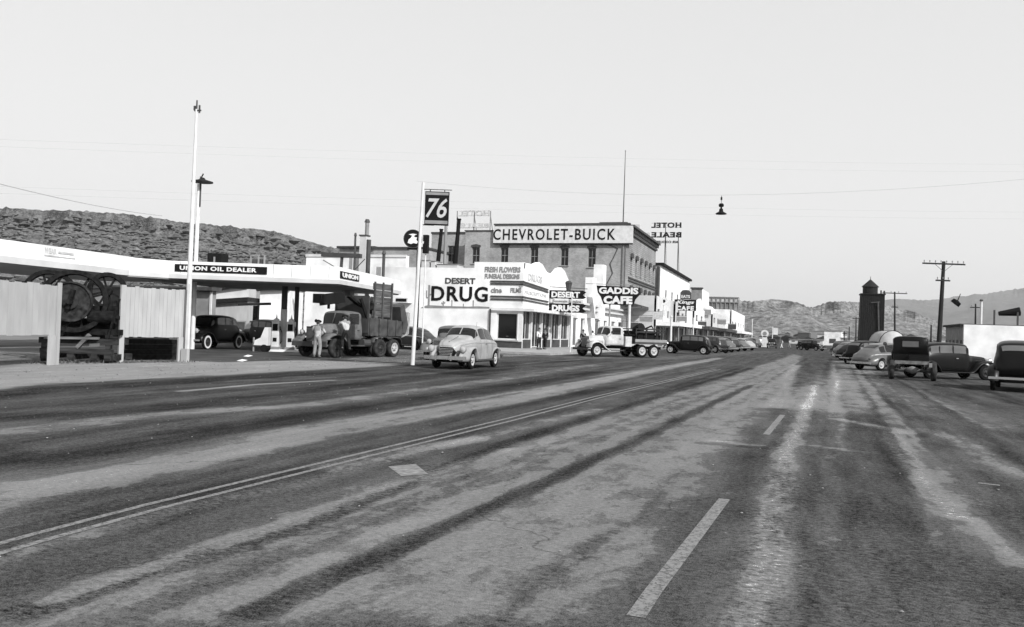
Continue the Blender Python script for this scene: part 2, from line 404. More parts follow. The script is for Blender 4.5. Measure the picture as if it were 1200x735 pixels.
    for nm, arr in (('dust', T), ('speckle', S)):
        at_ = me.attributes.new(nm, 'FLOAT', 'POINT'); at_.data.foreach_set('value', arr.ravel().astype(np.float32))
    me.materials.append(road_material())
    o = bpy.data.objects.new('road', me); COL.objects.link(o); return tag(o, 'wide worn asphalt street with pale dust streaks', kind='structure')
make_road()
DIRT = mat('dusty_desert_ground', .14, .95, .25, .35, bump=.4, detail=10)
g = obj('ground', MB().add([(-9000,-400,0),(9000,-400,0),(9000,16000,0),(-9000,16000,0)], [(0,1,2,3)]), DIRT); tag(g, kind='structure')

# worn painted lines
def paint_material(name, g, keep):
    m = bpy.data.materials.new(name); m.use_nodes = True; nt = m.node_tree; b = nt.nodes['Principled BSDF']; L = nt.links.new; N = nt.nodes.new
    b.inputs['Roughness'].default_value = .85
    tc = N('ShaderNodeTexCoord'); n1 = N('ShaderNodeTexNoise'); n1.inputs['Scale'].default_value = 34; n1.inputs['Detail'].default_value = 6; n1.inputs['Roughness'].default_value = .75
    L(tc.outputs['Object'], n1.inputs[0]); cr = N('ShaderNodeValToRGB'); e = cr.color_ramp.elements
    e[0].position = keep; e[0].color = (.05,.05,.05,1); e[1].position = keep+.1; e[1].color = (g,g,g,1)
    L(n1.outputs[0], cr.inputs[0]); L(cr.outputs[0], b.inputs['Base Color']); return m
PAINT = paint_material('worn_lane_paint', .17, .42); PAINT2 = paint_material('faded_lane_paint', .17, .43)
def strip(name, pts, w, m, label):
    vs = []; fs = []
    for i, p in enumerate(pts):
        d = (pts[min(i+1, len(pts)-1)]-pts[max(i-1, 0)]).normalized(); nn = Vector((d.y, -d.x, 0))*w/2
        vs += [p-nn+Vector((0,0,.012)), p+nn+Vector((0,0,.012))]
    fs = [(2*i, 2*i+1, 2*i+3, 2*i+2) for i in range(len(pts)-1)]
    return tag(obj(name, MB().add(vs, fs), m), label, kind='structure')
def dense(pts, n=14):
    o = []
    for a, b in zip(pts[:-1], pts[1:]): o += [a.lerp(b, i/n) for i in range(n)]
    return o+[pts[-1]]
strip('lane_dash', [gr(745,725), gr(766,694), gr(849,586)], .11, PAINT, 'nearest white lane dash on the asphalt')
strip('lane_dash', [gr(898,510), gr(917,487)], .11, PAINT2, 'second, fainter lane dash further up the street')
strip('lane_dash', [gr(1146,567), gr(1172,570)], .08, PAINT, 'short white mark at the right edge of the street')
dl = [gr(x, y) for x, y in ((-30,653),(50,630),(180,595),(297,566),(460,526),(595,493),(700,466),(842,433))]
off = Vector((.1,.005,0))
strip('centre_line', dense([p-off for p in dl]), .07, PAINT2, 'left stripe of the worn double line')
strip('centre_line', dense([p+off for p in dl]), .07, PAINT2, 'right stripe of the worn double line')
# pale repair patch
pp = G((455,548),(487,545),(502,557),(470,559))
tag(obj('road_patch', MB().add([p+Vector((0,0,.012)) for p in pp], [(0,1,2,3)]), mat('pale_patch', .17, .9, .25, 14)), 'small pale repair patch beside the double line', kind='structure')

# pavement along the shops (kerb is a real step)
kx = [(-15.4, 55), (-15.2, 64), (-14.6, 90), (-13.6, 130), (-13, 180), (-12.2, 420)]
mb = MB(); top = []; n = len(kx)
poly = [(x, y) for x, y in kx]+[(-21.5, 420), (-21.5, 66.6), (-30, 62), (-30, 55)]
mb.prism(poly, 'z', .0, .15); tag(obj('pavement', mb, CONC), 'raised concrete pavement along the shop fronts', kind='structure')
mb = MB().prism([(-33, 27), (-20.5, 27.2), (-19.8, 33), (-20.4, 48), (-36, 48)], 'z', 0, .014)
tag(obj('forecourt', mb, mat('oily_forecourt_asphalt', .04, .85, .35, .7, bump=.3)), 'oil-darkened asphalt forecourt of the filling station', kind='structure')

# ------------------------------------------------------------------ hills
def hill_mat(name, lo, hi, sc, det=12, ycut=None):
    m = bpy.data.materials.new(name); m.use_nodes = True; nt = m.node_tree; b = nt.nodes['Principled BSDF']; L = nt.links.new; N = nt.nodes.new
    b.inputs['Roughness'].default_value = 1; b.inputs['Specular IOR Level'].default_value = .0
    geo = N('ShaderNodeNewGeometry'); mp = N('ShaderNodeMapping'); mp.inputs['Scale'].default_value = (1,1,2.2); L(geo.outputs['Position'], mp.inputs[0])
    n = N('ShaderNodeTexNoise'); n.inputs['Scale'].default_value = sc; n.inputs['Detail'].default_value = det; n.inputs['Roughness'].default_value = .75
    L(mp.outputs[0], n.inputs[0])
    v = N('ShaderNodeTexVoronoi'); v.inputs['Scale'].default_value = sc*4; L(mp.outputs[0], v.inputs[0])
    a = N('ShaderNodeMath'); a.operation = 'MULTIPLY_ADD'; a.inputs[1].default_value = .28; L(v.outputs[0], a.inputs[0]); L(n.outputs[0], a.inputs[2])
    cr = N('ShaderNodeValToRGB'); e = cr.color_ramp.elements; e[0].position = .45; e[0].color = (lo,)*3+(1,); e[1].position = .82; e[1].color = (hi,)*3+(1,)
    L(a.outputs[0], cr.inputs[0]); L(cr.outputs[0], b.inputs['Base Color'])
    bp = N('ShaderNodeBump'); bp.inputs['Strength'].default_value = 1; bp.inputs['Distance'].default_value = .35/sc; L(a.outputs[0], bp.inputs['Height']); L(bp.outputs[0], b.inputs['Normal'])
    return m
def ridge(name, label, prof, dtop, dbase, m, amp, cliff=.0, back=1.25, nu=160, nv=26, seed=1, freq=.02, cliffh=.12, rim=1.0):
    """hill whose skyline follows real heights at distance dtop and runs down to the plain at dbase, with a rear slope too"""
    rows = []; us = np.linspace(0, 1, nu); pxs = [p[0] for p in prof]; pys = [p[1] for p in prof]
    base = []
    for u in us:
        px = pxs[0]+(pxs[-1]-pxs[0])*u; py = np.interp(px, pxs, pys); base.append((px, py))
    vs = []
    for j in range(nv+6):
        for i, (px, py) in enumerate(base):
            dt = dtop*(1+.05*mnoise.noise(Vector((px*.03, seed, 0))))
            T = at(px, py, dt); B = gr_dir(px, dbase)
            if j < nv:
                t = j/(nv-1)
                zf = t**1.15*(1-cliffh) if t < .93 else (1-cliffh)*.93**1.15+(t-.93)/.07*(1-(1-cliffh)*.93**1.15)
                p = Vector((B.x+(T.x-B.x)*t, B.y+(T.y-B.y)*t, T.z*zf)); k = sin(pi*min(t, .97))
                if t > .93: p = p.lerp(Vector((T.x, T.y, p.z)), .6)
                nn = mnoise.fractal(Vector((p.x*freq+seed*9, p.y*freq, p.z*freq*2)), 1, 2, 5)
                p.z += nn*amp*(.05+k)*(1 if t > .03 else 0)
                if t > .9: p.z += (mnoise.noise(Vector((px*.35, seed*3, 2))))*rim
                p.z = max(p.z, -.5)
            else:
                t = (j-nv+1)/6; q = Vector((T.x*back, T.y*back, 0)); p = T.lerp(q, t); p.z = T.z*(1-t)**1.2-(.5 if t == 1 else 0)
            vs.append(p)
    fs = [(j*nu+i, j*nu+i+1, (j+1)*nu+i+1, (j+1)*nu+i) for j in range(nv+5) for i in range(nu-1)]
    return tag(obj(name, MB().add(vs, fs), m), label, kind='structure'), vs, nu, nv
def gr_dir(px, d):
    p = at(px, 400, d); return Vector((p.x, p.y, 0))
HM = hill_mat('rocky_scrub_slope', .03, .2, .3); HM2 = hill_mat('distant_mesa_slope', .05, .3, .035); HM3 = hill_mat('far_mountain', .1, .15, .002)
rocky, hv, hnu, hnv = ridge('rocky_hill', 'rocky boulder-strewn hill behind the filling station',
    [(-260,246),(-60,243),(50,246),(90,247),(150,251),(230,262),(300,268),(340,276),(372,286),(400,292),(450,297),(520,310),(600,330)], 330, 150, HM, 4, seed=2, freq=.05, nu=220, nv=44)
ridge('mesa', 'low flat-topped mesa at the far end of the street, left of the saddle',
    [(560,350),(700,352),(800,351),(862,352),(885,353),(905,351),(925,353),(940,357),(950,362),(962,372),(975,384),(1000,396)], 1300, 650, HM2, 16, seed=5, freq=.007, cliffh=.3, rim=2.5)
ridge('mesa', 'dark-rimmed mesa rising right of the saddle behind the tower',
    [(885,399),(905,382),(925,370),(948,362),(962,358),(972,354),(985,353),(1005,354),(1030,357),(1052,361),(1075,367),(1095,376),(1112,388),(1140,398)], 1500, 800, HM2, 16, seed=8, freq=.007, cliffh=.3, rim=3)
ridge('mountain_range', 'pale far mountain range on the right skyline',
    [(960,392),(1000,365),(1030,352),(1050,350),(1080,351),(1100,351),(1112,349),(1122,347),(1133,348),(1142,345),(1150,346),(1168,342),(1200,338),(1260,340),(1400,352)], 7500, 4200, HM3, 90, seed=11, freq=.0012, cliffh=.05, rim=12)
# boulders and scrub over the near hill, nobody could count them
rk = MB(); rr = random.Random(4)
ico = [(0,0,1),(.9,0,.3),(.28,.85,.3),(-.72,.53,.3),(-.72,-.53,.3),(.28,-.85,.3),(0,0,-.5)]
icf = [(0,1,2),(0,2,3),(0,3,4),(0,4,5),(0,5,1),(6,2,1),(6,3,2),(6,4,3),(6,5,4),(6,1,5)]
for k in range(5200):
    i = rr.randrange(hnu-1); j = min(hnv-2, int(rr.random()**.8*(hnv-2))); a = rr.random(); b_ = rr.random()
    p = hv[j*hnu+i].lerp(hv[j*hnu+i+1], a).lerp(hv[(j+1)*hnu+i].lerp(hv[(j+1)*hnu+i+1], a), b_)
    s = rr.choice((.35,.5,.6,.8,1.0,1.5))*(1+.6*(j > hnv*.86)); ro = rr.random()*6.28; sx = s*rr.uniform(.7,1.5); sz = s*rr.uniform(.5,1.2)
    rk.add([(p.x+cos(ro)*v[0]*sx-sin(ro)*v[1]*s+rr.uniform(-.1,.1)*s, p.y+sin(ro)*v[0]*sx+cos(ro)*v[1]*s, p.z+v[2]*sz+rr.uniform(-.1,.1)*s) for v in ico], icf)
tag(obj('boulders', rk, mat('boulder_rock', .09, .95, .4, .25, coord='Object', bump=.5)), 'boulders and brush scattered over the rocky hill', 'boulders', kind='stuff')
rk = MB()
for k in range(1500):
    px = rr.uniform(840, 1150); t = rr.random(); d = 500+900*t; p = gr_dir(px, d); p.z = max(0, (d-700)*.02)+1
    s = rr.uniform(1.2, 3.0)
    rk.add([(p.x+v[0]*s*1.5, p.y+v[1]*s, p.z+v[2]*s*.9) for v in ico], icf)
tag(obj('scrub', rk, mat('desert_scrub', .03, .95, .3, .1)), 'dark desert scrub dotted over the plain below the mesas', 'scrub', kind='stuff')

# ------------------------------------------------------------------ buildings
def window_at(parent, org, u, nrm, w, h, frame_m, glass_m, bars=(1, 1), fw=.07, deep=.12, sill=True, glow=False):
    """sash window set back in its opening: frame and bars, pane as sub-part, sill proud of the wall"""
    org = Vector(org); u = Vector(u); nrm = Vector(nrm); Z = Vector((0,0,1))
    f = MB(); q = Matrix((u, -nrm, Z)).transposed()
    def b(a0, a1, z0, z1, d0, d1):
        f.obox(org+u*(a0+a1)/2+Z*(z0+z1)/2-nrm*(d0+d1)/2, (a1-a0, d1-d0, z1-z0), q)
    b(0, w, 0, fw, deep, deep+.07); b(0, w, h-fw, h, deep, deep+.07); b(0, fw, fw, h-fw, deep, deep+.07); b(w-fw, w, fw, h-fw, deep, deep+.07)
    for i in range(1, bars[0]): b(w*i/bars[0]-fw*.35, w*i/bars[0]+fw*.35, fw, h-fw, deep+.005, deep+.05)
    for i in range(1, bars[1]): b(fw, w-fw, h*i/bars[1]-fw*.5, h*i/bars[1]+fw*.5, deep+.002, deep+.06)
    o = obj('window', f, frame_m, parent)
    p = MB().add([org-nrm*(deep+.055)+u*a+Z*z for a, z in ((.01,.01),(w-.01,.01),(w-.01,h-.01),(.01,h-.01))], [(0,1,2,3)])
    obj('pane', p, glass_m, o)
    if sill:
        s = MB().obox(org+u*w/2-Z*.05+nrm*.02, (w+.2, .2, .1), q); obj('sill', s, CONC, o)
    return o
EX = Vector((1,0,0)); EY = Vector((0,1,0)); NY = Vector((0,-1,0))

# --- Desert drug store: side wall on Y=66 facing the camera, shop front on X=-21
DX = -21.0; DY = yx(613, DX, 350)
drug = thing('drug_store', 'white drug store with stepped parapet and painted cactus sign on its side wall', 'store', (DX, DY, 0))
xl = xy(440, DY); xs_ = xy(553, DY); zt1 = onY(500, 313.5, DY)[1]; zt2 = onY(590, 307.3, DY)[1]
wx0, wz0 = onY(581, 398, DY); wx1, wz1 = onY(607, 366.5, DY)
mb = MB(); mb.wall((xl, DY, 0), EX, NY, DX-xl, zt1, [(wx0-xl, wx1-xl, wz0, wz1)], t=.5)
mb.box(xs_, DX, DY, DY+.3, zt1, zt2)
obj('side_wall', mb, WHITE, drug)
drugend = yx(668, DX); frontz = onX(642, 362, DX)[1]
def fz(px, py): y, z = onX(px, py, DX); return (max(y, DY+.002), z)
prof = [fz(612, 307.5), fz(621, 309), fz(624, 312), fz(628, 309), fz(632, 307.5), fz(636, 310), fz(641, 319), fz(646, 321), fz(650, 320), fz(654, 315), fz(658, 313.5), fz(662, 318), fz(667, 330)]
zl = 3.3
mb = MB().prism([(p[0], p[1]) for p in prof]+[(prof[-1][0], zl), (prof[0][0], zl)], 'x', DX-.35, DX)
obj('front_parapet', mb, WHITE, drug)
obj('roof', MB().box(xl, DX-.35, DY+.3, DY+13, zt1-.9, zt1-.7), ROOFING, drug)
obj('shade_wall', MB().box(xl-.3, xl, DY, DY+13, 0, zt1).box(xl, DX-.4, DY+13, DY+13.3, 0, zt1), WHITE, drug)
window_at(drug, (wx0, DY, wz0), EX, NY, wx1-wx0, wz1-wz0, WHITE2, GLASS, (1,1), .12, .12)
obj('display_goods', MB().box((wx0+wx1)/2-.2, (wx0+wx1)/2+.2, DY+.22, DY+.4, wz0+.1, wz0+1.4).lathe([(.35,0),(.2,.3),(.1,.7),(0,.8)], 10, ((wx0+wx1)/2, DY+.5, wz0+.3)), GREY, drug)
obj('bulkhead', MB().box(xs_+1.2, DX+.02, DY-.04, DY-.005, .15, wz0-.1), DGREY, drug)
# shop front along the street: pillars, bays, dark recess
bays = [(614, 621), (626, 633), (638, 645), (650, 658), (661, 667)]
lo = [yx(612, DX)]; 
pm = MB(); bm = MB(); dm = MB()
Ys = [yx(a, DX) for a in (612, 623, 635, 646, 657, 667)]
for y in Ys: pm.box(DX-.3, DX, y-.13, y+.13, .15, zl)
obj_each('pillar', pm, WHITE2, drug)
for a, b in zip(Ys[:-1], Ys[1:]):
    door = abs(a-Ys[1]) < .1
    if not door: bm.box(DX-.22, DX-.04, a+.13, b-.13, .15, .85)
    window_at(drug, (DX-.05, a+.13, .86 if not door else .2), EY, EX, b-a-.26, zl-(.86 if not door else .2), WHITE2, GLASS, (2 if not door else 2, 1), .07, .12, sill=False)
obj_each('bulkhead', bm, DGREY, drug)
# raised dark bands wrapping the corner
for py in (329.7, 332.6, 347.3, 350.6):
    xa, za = onY(575, py, DY); s = MB().box(xa, DX+.06, DY-.06, DY-.003, za-.07, za+.07)
    ya, zb = onX(612.5, py, DX); yb, zc = onX(642, py+(10 if py < 340 else 6.5), DX)
    s.bar((DX+.04, ya, za), (DX+.04, yb, zc), .07, .13); obj('sign_band', s, DGREY, drug)
obj('marquee_edge', MB().box(xy(575, DY), DX+1.0, DY-.16, DY-.004, zl-.12, zl+.12).box(DX+.003, DX+1.0, DY, Ys[-1], zl-.12, zl+.12), WHITE2, drug)
letY('DESERT', 522, 557, 325.5, 332.5, DY-.004, DGREY, drug, bold=.03)
letY('DRUG', 506, 571.5, 335, 352.6, DY-.004, SIGNBLACK, drug, bold=.025, space=1.12)
letY('FRESH FLOWERS', 568.5, 610, 312.6, 319, DY-.004, GREY, drug, bold=.03)
letY('FUNERAL DESIGNS', 568.5, 609, 320.8, 326.5, DY-.004, GREY, drug, bold=.03)
letY('cine', 575.5, 588, 337, 343.2, DY-.004, GREY, drug, bold=.03)
letY('FILMS', 598.5, 611, 337.3, 343, DY-.004, GREY, drug, bold=.03)
def letX(s, px0, px1, py0, py1, X, m, parent, **k):
    y0, zt = onX(px0, py0, X); y1, zb = onX(px1, py1, X); zb0 = onX(px0, py1, X)[1]
    return letter(s, (X, y0, zb0), (0,1,0), (1,0,0), y1-y0, zt-zb0, m, parent, **k)
letX('DRUGS', 619, 635, 320, 329, DX+.004, LETG, drug, bold=.03)
letX('PRESCRIPTIONS', 615, 640, 340.5, 344.5, DX+.004, LETG, drug, bold=.01)
# painted desert: ground line and cacti
def tri(px, py, Y=DY-.02): x, z = onY(px, py, Y); return (x, z)
gl = [tri(493, 361), tri(497, 358.8), tri(502, 357.6), tri(520, 358.6), tri(548, 359.4), tri(560, 359), tri(573.5, 359.8), tri(573.5, 361.6)]
obj('painted_ground_line', MB().prism(gl, 'y', DY-.02, DY-.003), GREY, drug)
cm = MB()
def cactus(px, py0, py1, w, arms=True):
    (x, zb), (_, zt) = tri(px, py1), tri(px, py0); h = zt-zb
    cm.box(x-w, x+w, DY-.022, DY-.004, zb, zt)
    if arms:
        for s, k in ((-1, .35), (1, .5)):
            cm.box(x+s*w, x+s*w*3.2, DY-.022, DY-.004, zb+h*k, zb+h*k+w*1.4); cm.box(x+s*w*2.2, x+s*w*3.4, DY-.022, DY-.004, zb+h*k+w*1.4, zb+h*(k+.38))
cactus(502.3, 334, 358, .08); cactus(519.4, 353, 358.4, .05); cactus(529.5, 351.5, 358.8, .035, False); cactus(543, 356, 359, .03, False); cactus(554.5, 352, 359, .04, False)
obj('painted_cactus', cm, GREY, drug)
obj('downpipe', MB().box(xy(573, DY), xy(574.5, DY), DY-.12, DY-.005, .15, onY(573, 362, DY)[1]), DGREY, drug)

# --- neon sign projecting from the drug store
SY = yx(641.5, DX)+.1
ds = thing('neon_sign', 'black two-tier projecting sign reading DESERT DRUGS in white', 'sign', (DX, SY, 5))
def plate(px0, px1, py0, py1, Y, m, parent, name='sign_panel', t=.3, notch=0):
    x0, z1 = onY(px0, py0, Y); x1, z0 = onY(px1, py1, Y)
    if notch:
        zm = (z0+z1)/2; k = notch*(z1-z0)
        pl = [(x0+k,z0),(x1-k,z0),(x1,z0+k*.5),(x1-k*1.2,zm),(x1,z1-k*.5),(x1-k,z1),(x0+k,z1),(x0,z1-k*.5),(x0+k*1.2,zm),(x0,z0+k*.5)]
    else: pl = [(x0,z0),(x1,z0),(x1,z1),(x0,z1)]
    return obj(name, MB().prism(pl, 'y', Y, Y+t), m, parent)
plate(641, 686, 340, 350.5, SY, SIGNBLACK, ds, notch=.35); plate(641, 686, 355.2, 366.8, SY, SIGNBLACK, ds, notch=.35)
plate(645, 683, 350.4, 355.3, SY+.03, WHITE2, ds, 'script_band', .24)
letY('DESERT', 646.5, 679.5, 341.6, 348.6, SY-.004, LETW, ds, bold=.04)
letY('DRUGS', 647, 679, 357.2, 364.6, SY-.004, LETW, ds, bold=.05)
letY('Fountain Service', 648, 681, 351.0, 354.8, SY+.026, GREY, ds, bold=.02)
x, z = onY(665, 368.5, SY); obj('lamp', MB().lathe([(.0,-.2),(.25,-.12),(.3,0),(.12,.16),(.06,.3)], 12, (x, SY+.1, z)), LIT, ds)
x, z = onY(666, 332, SY); obj('ornament', MB().cyl((x, SY+.15, z-.9), (x, SY+.15, z-.1), .14, .3, 10).lathe([(.3,0),(.34,.15),(.2,.3),(0,.35)], 10, (x, SY+.15, z-.1)), DGREY, ds)
mb = MB(); 
for px in (650, 676): x, z = onY(px, 330, SY); mb.bar((x, SY+.15, z-1.0), (x, SY+.15, onY(px, 342, SY)[1]), .05)
mb.bar((DX-.1, SY+.15, onY(642, 336, SY)[1]), (xy(686, SY), SY+.15, onY(686, 338.6, SY)[1]), .06); obj_each('bracket', mb, DGREY, ds)

# --- white building behind the filling station (left of the drug store)
BY = DY+9
lw = thing('store_building', 'long low white-walled building behind the filling station canopy', 'building', (xy(400, BY), BY, 0))
xa, za = onY(359, 298.6, BY); xb, zb = onY(476, 300, BY)
obj('wall', MB().box(xa, xb, BY, BY+10, 0, za), WHITE, lw); obj('roof', MB().box(xa+.2, xb-.2, BY+.2, BY+9.8, za, za+.08), ROOFING, lw)
obj('coping', MB().box(xa-.05, xb+.05, BY-.08, BY-.002, za-.2, za+.05), WHITE2, lw)
x0, x1 = xy(476, BY-6), xy(488.5, BY-6)
cb = thing('brick_chimney_block', 'small square brick block standing on the flat roof left of the white pole', 'chimney', (x0, BY-6, 0))
obj('stack', MB().box(x0, x1, BY-6, BY-4, zt1-.8, onY(480, 291, BY-6)[1]), BRICK, cb); obj('cap', MB().box(x0-.08, x1+.08, BY-6.08, BY-3.92, onY(480, 291, BY-6)[1], onY(480, 290, BY-6)[1]), ROOFING, cb)
# low brick back building with parapet
BB = DY+40
bb = thing('brick_building', 'low distant brick building seen above the white wall left of the 76 sign', 'building', (xy(460, BB), BB, 0))
xa, za = onY(438, 291.5, BB); xb, _ = onY(500, 293, BB)
obj('wall', MB().box(xa, xb, BB, BB+14, 0, za), BRICK, bb); obj('coping', MB().box(xa-.2, xb+.2, BB-.2, BB+14.2, za, za+.25), DGREY, bb)
xa, za = onY(398, 291, BB+8); xb, _ = onY(440, 291, BB+8)
obj('annex_wall', MB().box(xa, xb, BB+8, BB+18, 0, za), GREYWALL, bb); obj('annex_roof', MB().box(xa-.3, xb+.1, BB+7.6, BB+18.2, za, za+.3), ROOFING, bb)
# pipes and stacks on the skyline
def stackpole(px, py0, py1, D, r0, r1, m, name, label, cat, cap=True):
    t = at(px, py0, D); b = at(px, py1, D)
    o = thing(name, label, cat, (t.x, t.y, 0)); mb = MB().cyl((b.x*.0, 0, 0), (0, 0, t.z), r0, r1, 10); obj('shaft', mb, m, o)
    if cap: obj('cap', MB().cyl((0,0,t.z-.05), (0,0,t.z+.25), r1*1.5, r1*.9, 10), DGREY, o)
    return o
stackpole(416.6, 276, 300, 84, .14, .1, DGREY, 'vent_pipe', 'thin dark vent pipe, leftmost on the white building skyline', 'pipe')
stackpole(430.5, 260, 300, 86, .24, .2, GREY, 'flue_pipe', 'tall grey flue pipe with dark tip above the white building', 'pipe')
stackpole(432.3, 281, 313, 75, .2, .2, DGREY, 'flue_pipe', 'short dark flue pipe directly beside the pale square chimney', 'pipe', False)
stackpole(450, 297.5, 313, 73, .13, .13, DGREY, 'vent_pipe', 'stubby dark vent pipe between the chimney and the round sign', 'pipe')
p = at(427.5, 277, 84); o = thing('pale_chimney', 'pale square plastered chimney beside the tall flue pipe', 'chimney', (p.x, p.y, 0))
obj('shaft', MB().box(-.35, .35, -.35, .35, 0, p.z), CREAM, o); obj('cap', MB().box(-.42, .42, -.42, .42, p.z, p.z+.12), DGREY, o)
# horizontal vent with dark louvre on the white wall
xv0, zv = onY(467, 351, DY); xv1, _ = onY(483, 352, DY)
o = tag(obj('wall_hatch', MB().box(xv0, xv1, DY-.9, DY-.02, zv-.3, zv+.15), WHITE2), 'small white shed-like hatch sticking out of the white side wall', 'hatch')
m_ = obj('hatch_opening', MB().box(xv0+.2, xv1-.1, DY-.93, DY-.902, zv-.2, zv+.05), SIGNBLACK, o)

# --- brick hotel / garage with the long CHEVROLET-BUICK board
CY = yx(737.5, DX, 275)
hotel = thing('brick_hotel', 'three-storey brick building with windows above the shops and a long white sign board', 'building', (DX, CY, 0))
CX0 = xy(541, CY); CXL = xy(495, CY); CZ = onY(640, 265, CY)[1]; CE = yx(768.5, DX, 300)
ops = []
for px, top, bot in ((557.5, 289.5, 309), (591, 289.5, 309), (626, 290, 311), (661.5, 290.5, 311.5), (693.5, 290.8, 313.5)):
    xa, z1 = onY(px-4.2, top, CY); xb, z0 = onY(px+4.2, bot, CY); ops.append((xa-CX0, xb-CX0, z0, z1))
lows = [(a, b, z0-4.6, z1-4.6) for a, b, z0, z1 in ops]
mb = MB().wall((CX0, CY, 0), EX, NY, DX-CX0, CZ-1.6, ops+lows, t=.35)
mb.box(CX0-.001, CX0+.3, CY+.01, CE, 0, CZ-1.6)
mb.box(xy(575, CY), DX-.01, CY, CY+.4, CZ-1.6, CZ+.15); mb.box(CX0, xy(575, CY), CY, CY+.4, CZ-1.6, onY(560, 271, CY)[1])
obj('side_wall', mb, BRICK, hotel)
for i, (a, b, z0, z1) in enumerate(ops+lows):
    window_at(hotel, (CX0+a, CY, z0), EX, NY, b-a, z1-z0, GREY, GLASS, (2, 2), .08, .2)
    obj('lintel', MB().prism([(CX0+a-.12, z1), (CX0+b+.12, z1), (CX0+b+.12, z1+.25), (CX0+(a+b)/2, z1+.42), (CX0+a-.12, z1+.25)], 'y', CY-.07, CY+.1), DGREY, hotel)
# left lower wing
wa, wz1 = onY(525, 288, CY+2); wb, wz0 = onY(533, 307, CY+2)
zL = onY(515, 274, CY+2)[1]
mb = MB().wall((CXL, CY+2, 0), EX, NY, CX0-CXL, zL, [(wa-CXL, wb-CXL, wz0, wz1)], t=.3); mb.box(CXL-.01, CXL+.3, CY+2.01, CE, 0, zL)
obj('wing_wall', mb, BRICK, hotel); window_at(hotel, (wa, CY+2, wz0), EX, NY, wb-wa, wz1-wz0, GREY, GLASS, (2,2), .08, .2)
obj('wing_coping', MB().box(CXL-.1, CX0-.01, CY+1.88, CY+2.4, zL, zL+.25), DGREY, hotel)
obj('coping', MB().box(CX0-.1, xy(575, CY), CY-.12, CY+.5, onY(560, 271, CY)[1], onY(560, 269.8, CY)[1]).box(xy(575, CY)-.1, DX+.1, CY-.12, CY+.5, CZ+.16, CZ+.36), DGREY, hotel)
obj('roof', MB().box(CX0+.3, DX-.3, CY+.4, CE-.1, CZ-1.9, CZ-1.7), ROOFING, hotel)
# street front: arched windows with dark hoods, courses, heavy cornice
FL = CE-CY; fops = []; nwin = 6; z2 = onX(738, 300, DX)[1]; z1_ = onX(738, 338, DX)[1]
cols = [(i+.5)*FL/nwin for i in range(nwin)]
for c in cols:
    fops.append((c-.6, c+.6, z2-2.2, z2)); fops.append((c-.6, c+.6, z1_-2.4, z1_))
ZC = onX(735.5, 262, DX)[1]
mb = MB().wall((DX, CY, 0), EY, EX, FL, ZC-1.2, fops, t=.35)
mb.box(DX-.4, DX-.002, CE-.3, CE, 0, ZC-1.2); mb.box(CX0, DX-.4, CE-.3, CE, 0, CZ-1.6); obj('front_wall', mb, BRICKP, hotel)
for (a, b, c0, c1) in fops:
    window_at(hotel, (DX, CY+a, c0), EY, EX, b-a, c1-c0, GREY, GLASSL, (1, 2), .08, .18)
    h = MB().prism([(CY+a-.15, c1-.15), (CY+b+.15, c1-.15), (CY+b+.05, c1+.3), (CY+(a+b)/2, c1+.5), (CY+a-.05, c1+.3)], 'x', DX+.003, DX+.28); obj('window_hood', h, DGREY, hotel)
mb = MB().box(DX-.4, DX+.25, CY-.15, CE+.1, ZC-1.2, ZC-.9).box(DX-.4, DX+.7, CY-.3, CE+.2, ZC-.3, ZC)
obj('cornice', mb, DGREY, hotel); obj('frieze', MB().box(DX-.4, DX+.1, CY, CE, ZC-.897, ZC-.303), BRICKP, hotel)
mb = MB()
for i in range(18): y = CY+.4+i*(FL-.8)/17; mb.box(DX+.1, DX+.5, y-.12, y+.12, ZC-.8, ZC-.303)
tag(obj('cornice_bracket', mb, DGREY, hotel), kind='stuff')
obj('string_course', MB().box(DX+.003, DX+.14, CY, CE, z1_+.9, z1_+1.1).box(DX+.003, DX+.12, CY, CE, z2-3.0, z2-2.8), DGREY, hotel)
for px, h in ((748, 1.6), (760.5, 1.5)):
    y = yx(px, DX-.6, 265); obj('roof_pier', MB().box(DX-1.1, DX-.3, y-.5, y+.5, ZC-.9, ZC+h*.8), CREAM, hotel)
obj('roof_lip', MB().box(xy(697, CY), DX-.4, CY+.5, CY+.9, CZ+.37, CZ+.55), DGREY, hotel)
# downpipe and old cable on the side wall
mb = MB(); pts = [onY(px, py, CY-.06) for px, py in ((713, 287), (724, 291), (719, 302), (715, 309), (718, 320), (711, 333), (706, 345))]
mb.tube([(a, CY-.06, b) for a, b in pts], .05); obj('cable', mb, DGREY, hotel)
xa, za = onY(731, 287, CY); obj('downpipe', MB().box(xa-.09, xa+.09, CY-.16, CY-.005, 3, za).box(xa+.28, xa+.34, CY-.1, CY-.005, 3, za), GREY, hotel)
cb_ = tag(obj('sign_board', MB().box(xy(575, CY), xy(738, CY-.5)-.05, CY-.35, CY-.125, onY(650, 285.2, CY)[1], onY(650, 265.5, CY)[1]), WHITE2), 'long white roof-edge board with black lettering CHEVROLET-BUICK', 'sign')
letY('CHEVROLET-BUICK', 578.5, 721, 268.5, 281.2, CY-.36, SIGNBLACK, cb_, bold=.012, space=1.22)
mb = MB().box(xy(575, CY), xy(738, CY-.5)-.05, CY-.37, CY-.1, onY(650, 286.6, CY)[1], onY(650, 285.2, CY)[1]-.002); obj('frame', mb, SIGNBLACK, cb_)
p = at(731.5, 178, 115); fb = thing('flagpole', 'tall thin bare flagpole on the roof corner of the brick building', 'flagpole', (xy(730.2, CY+1, 262), CY+1, CZ-1.7))
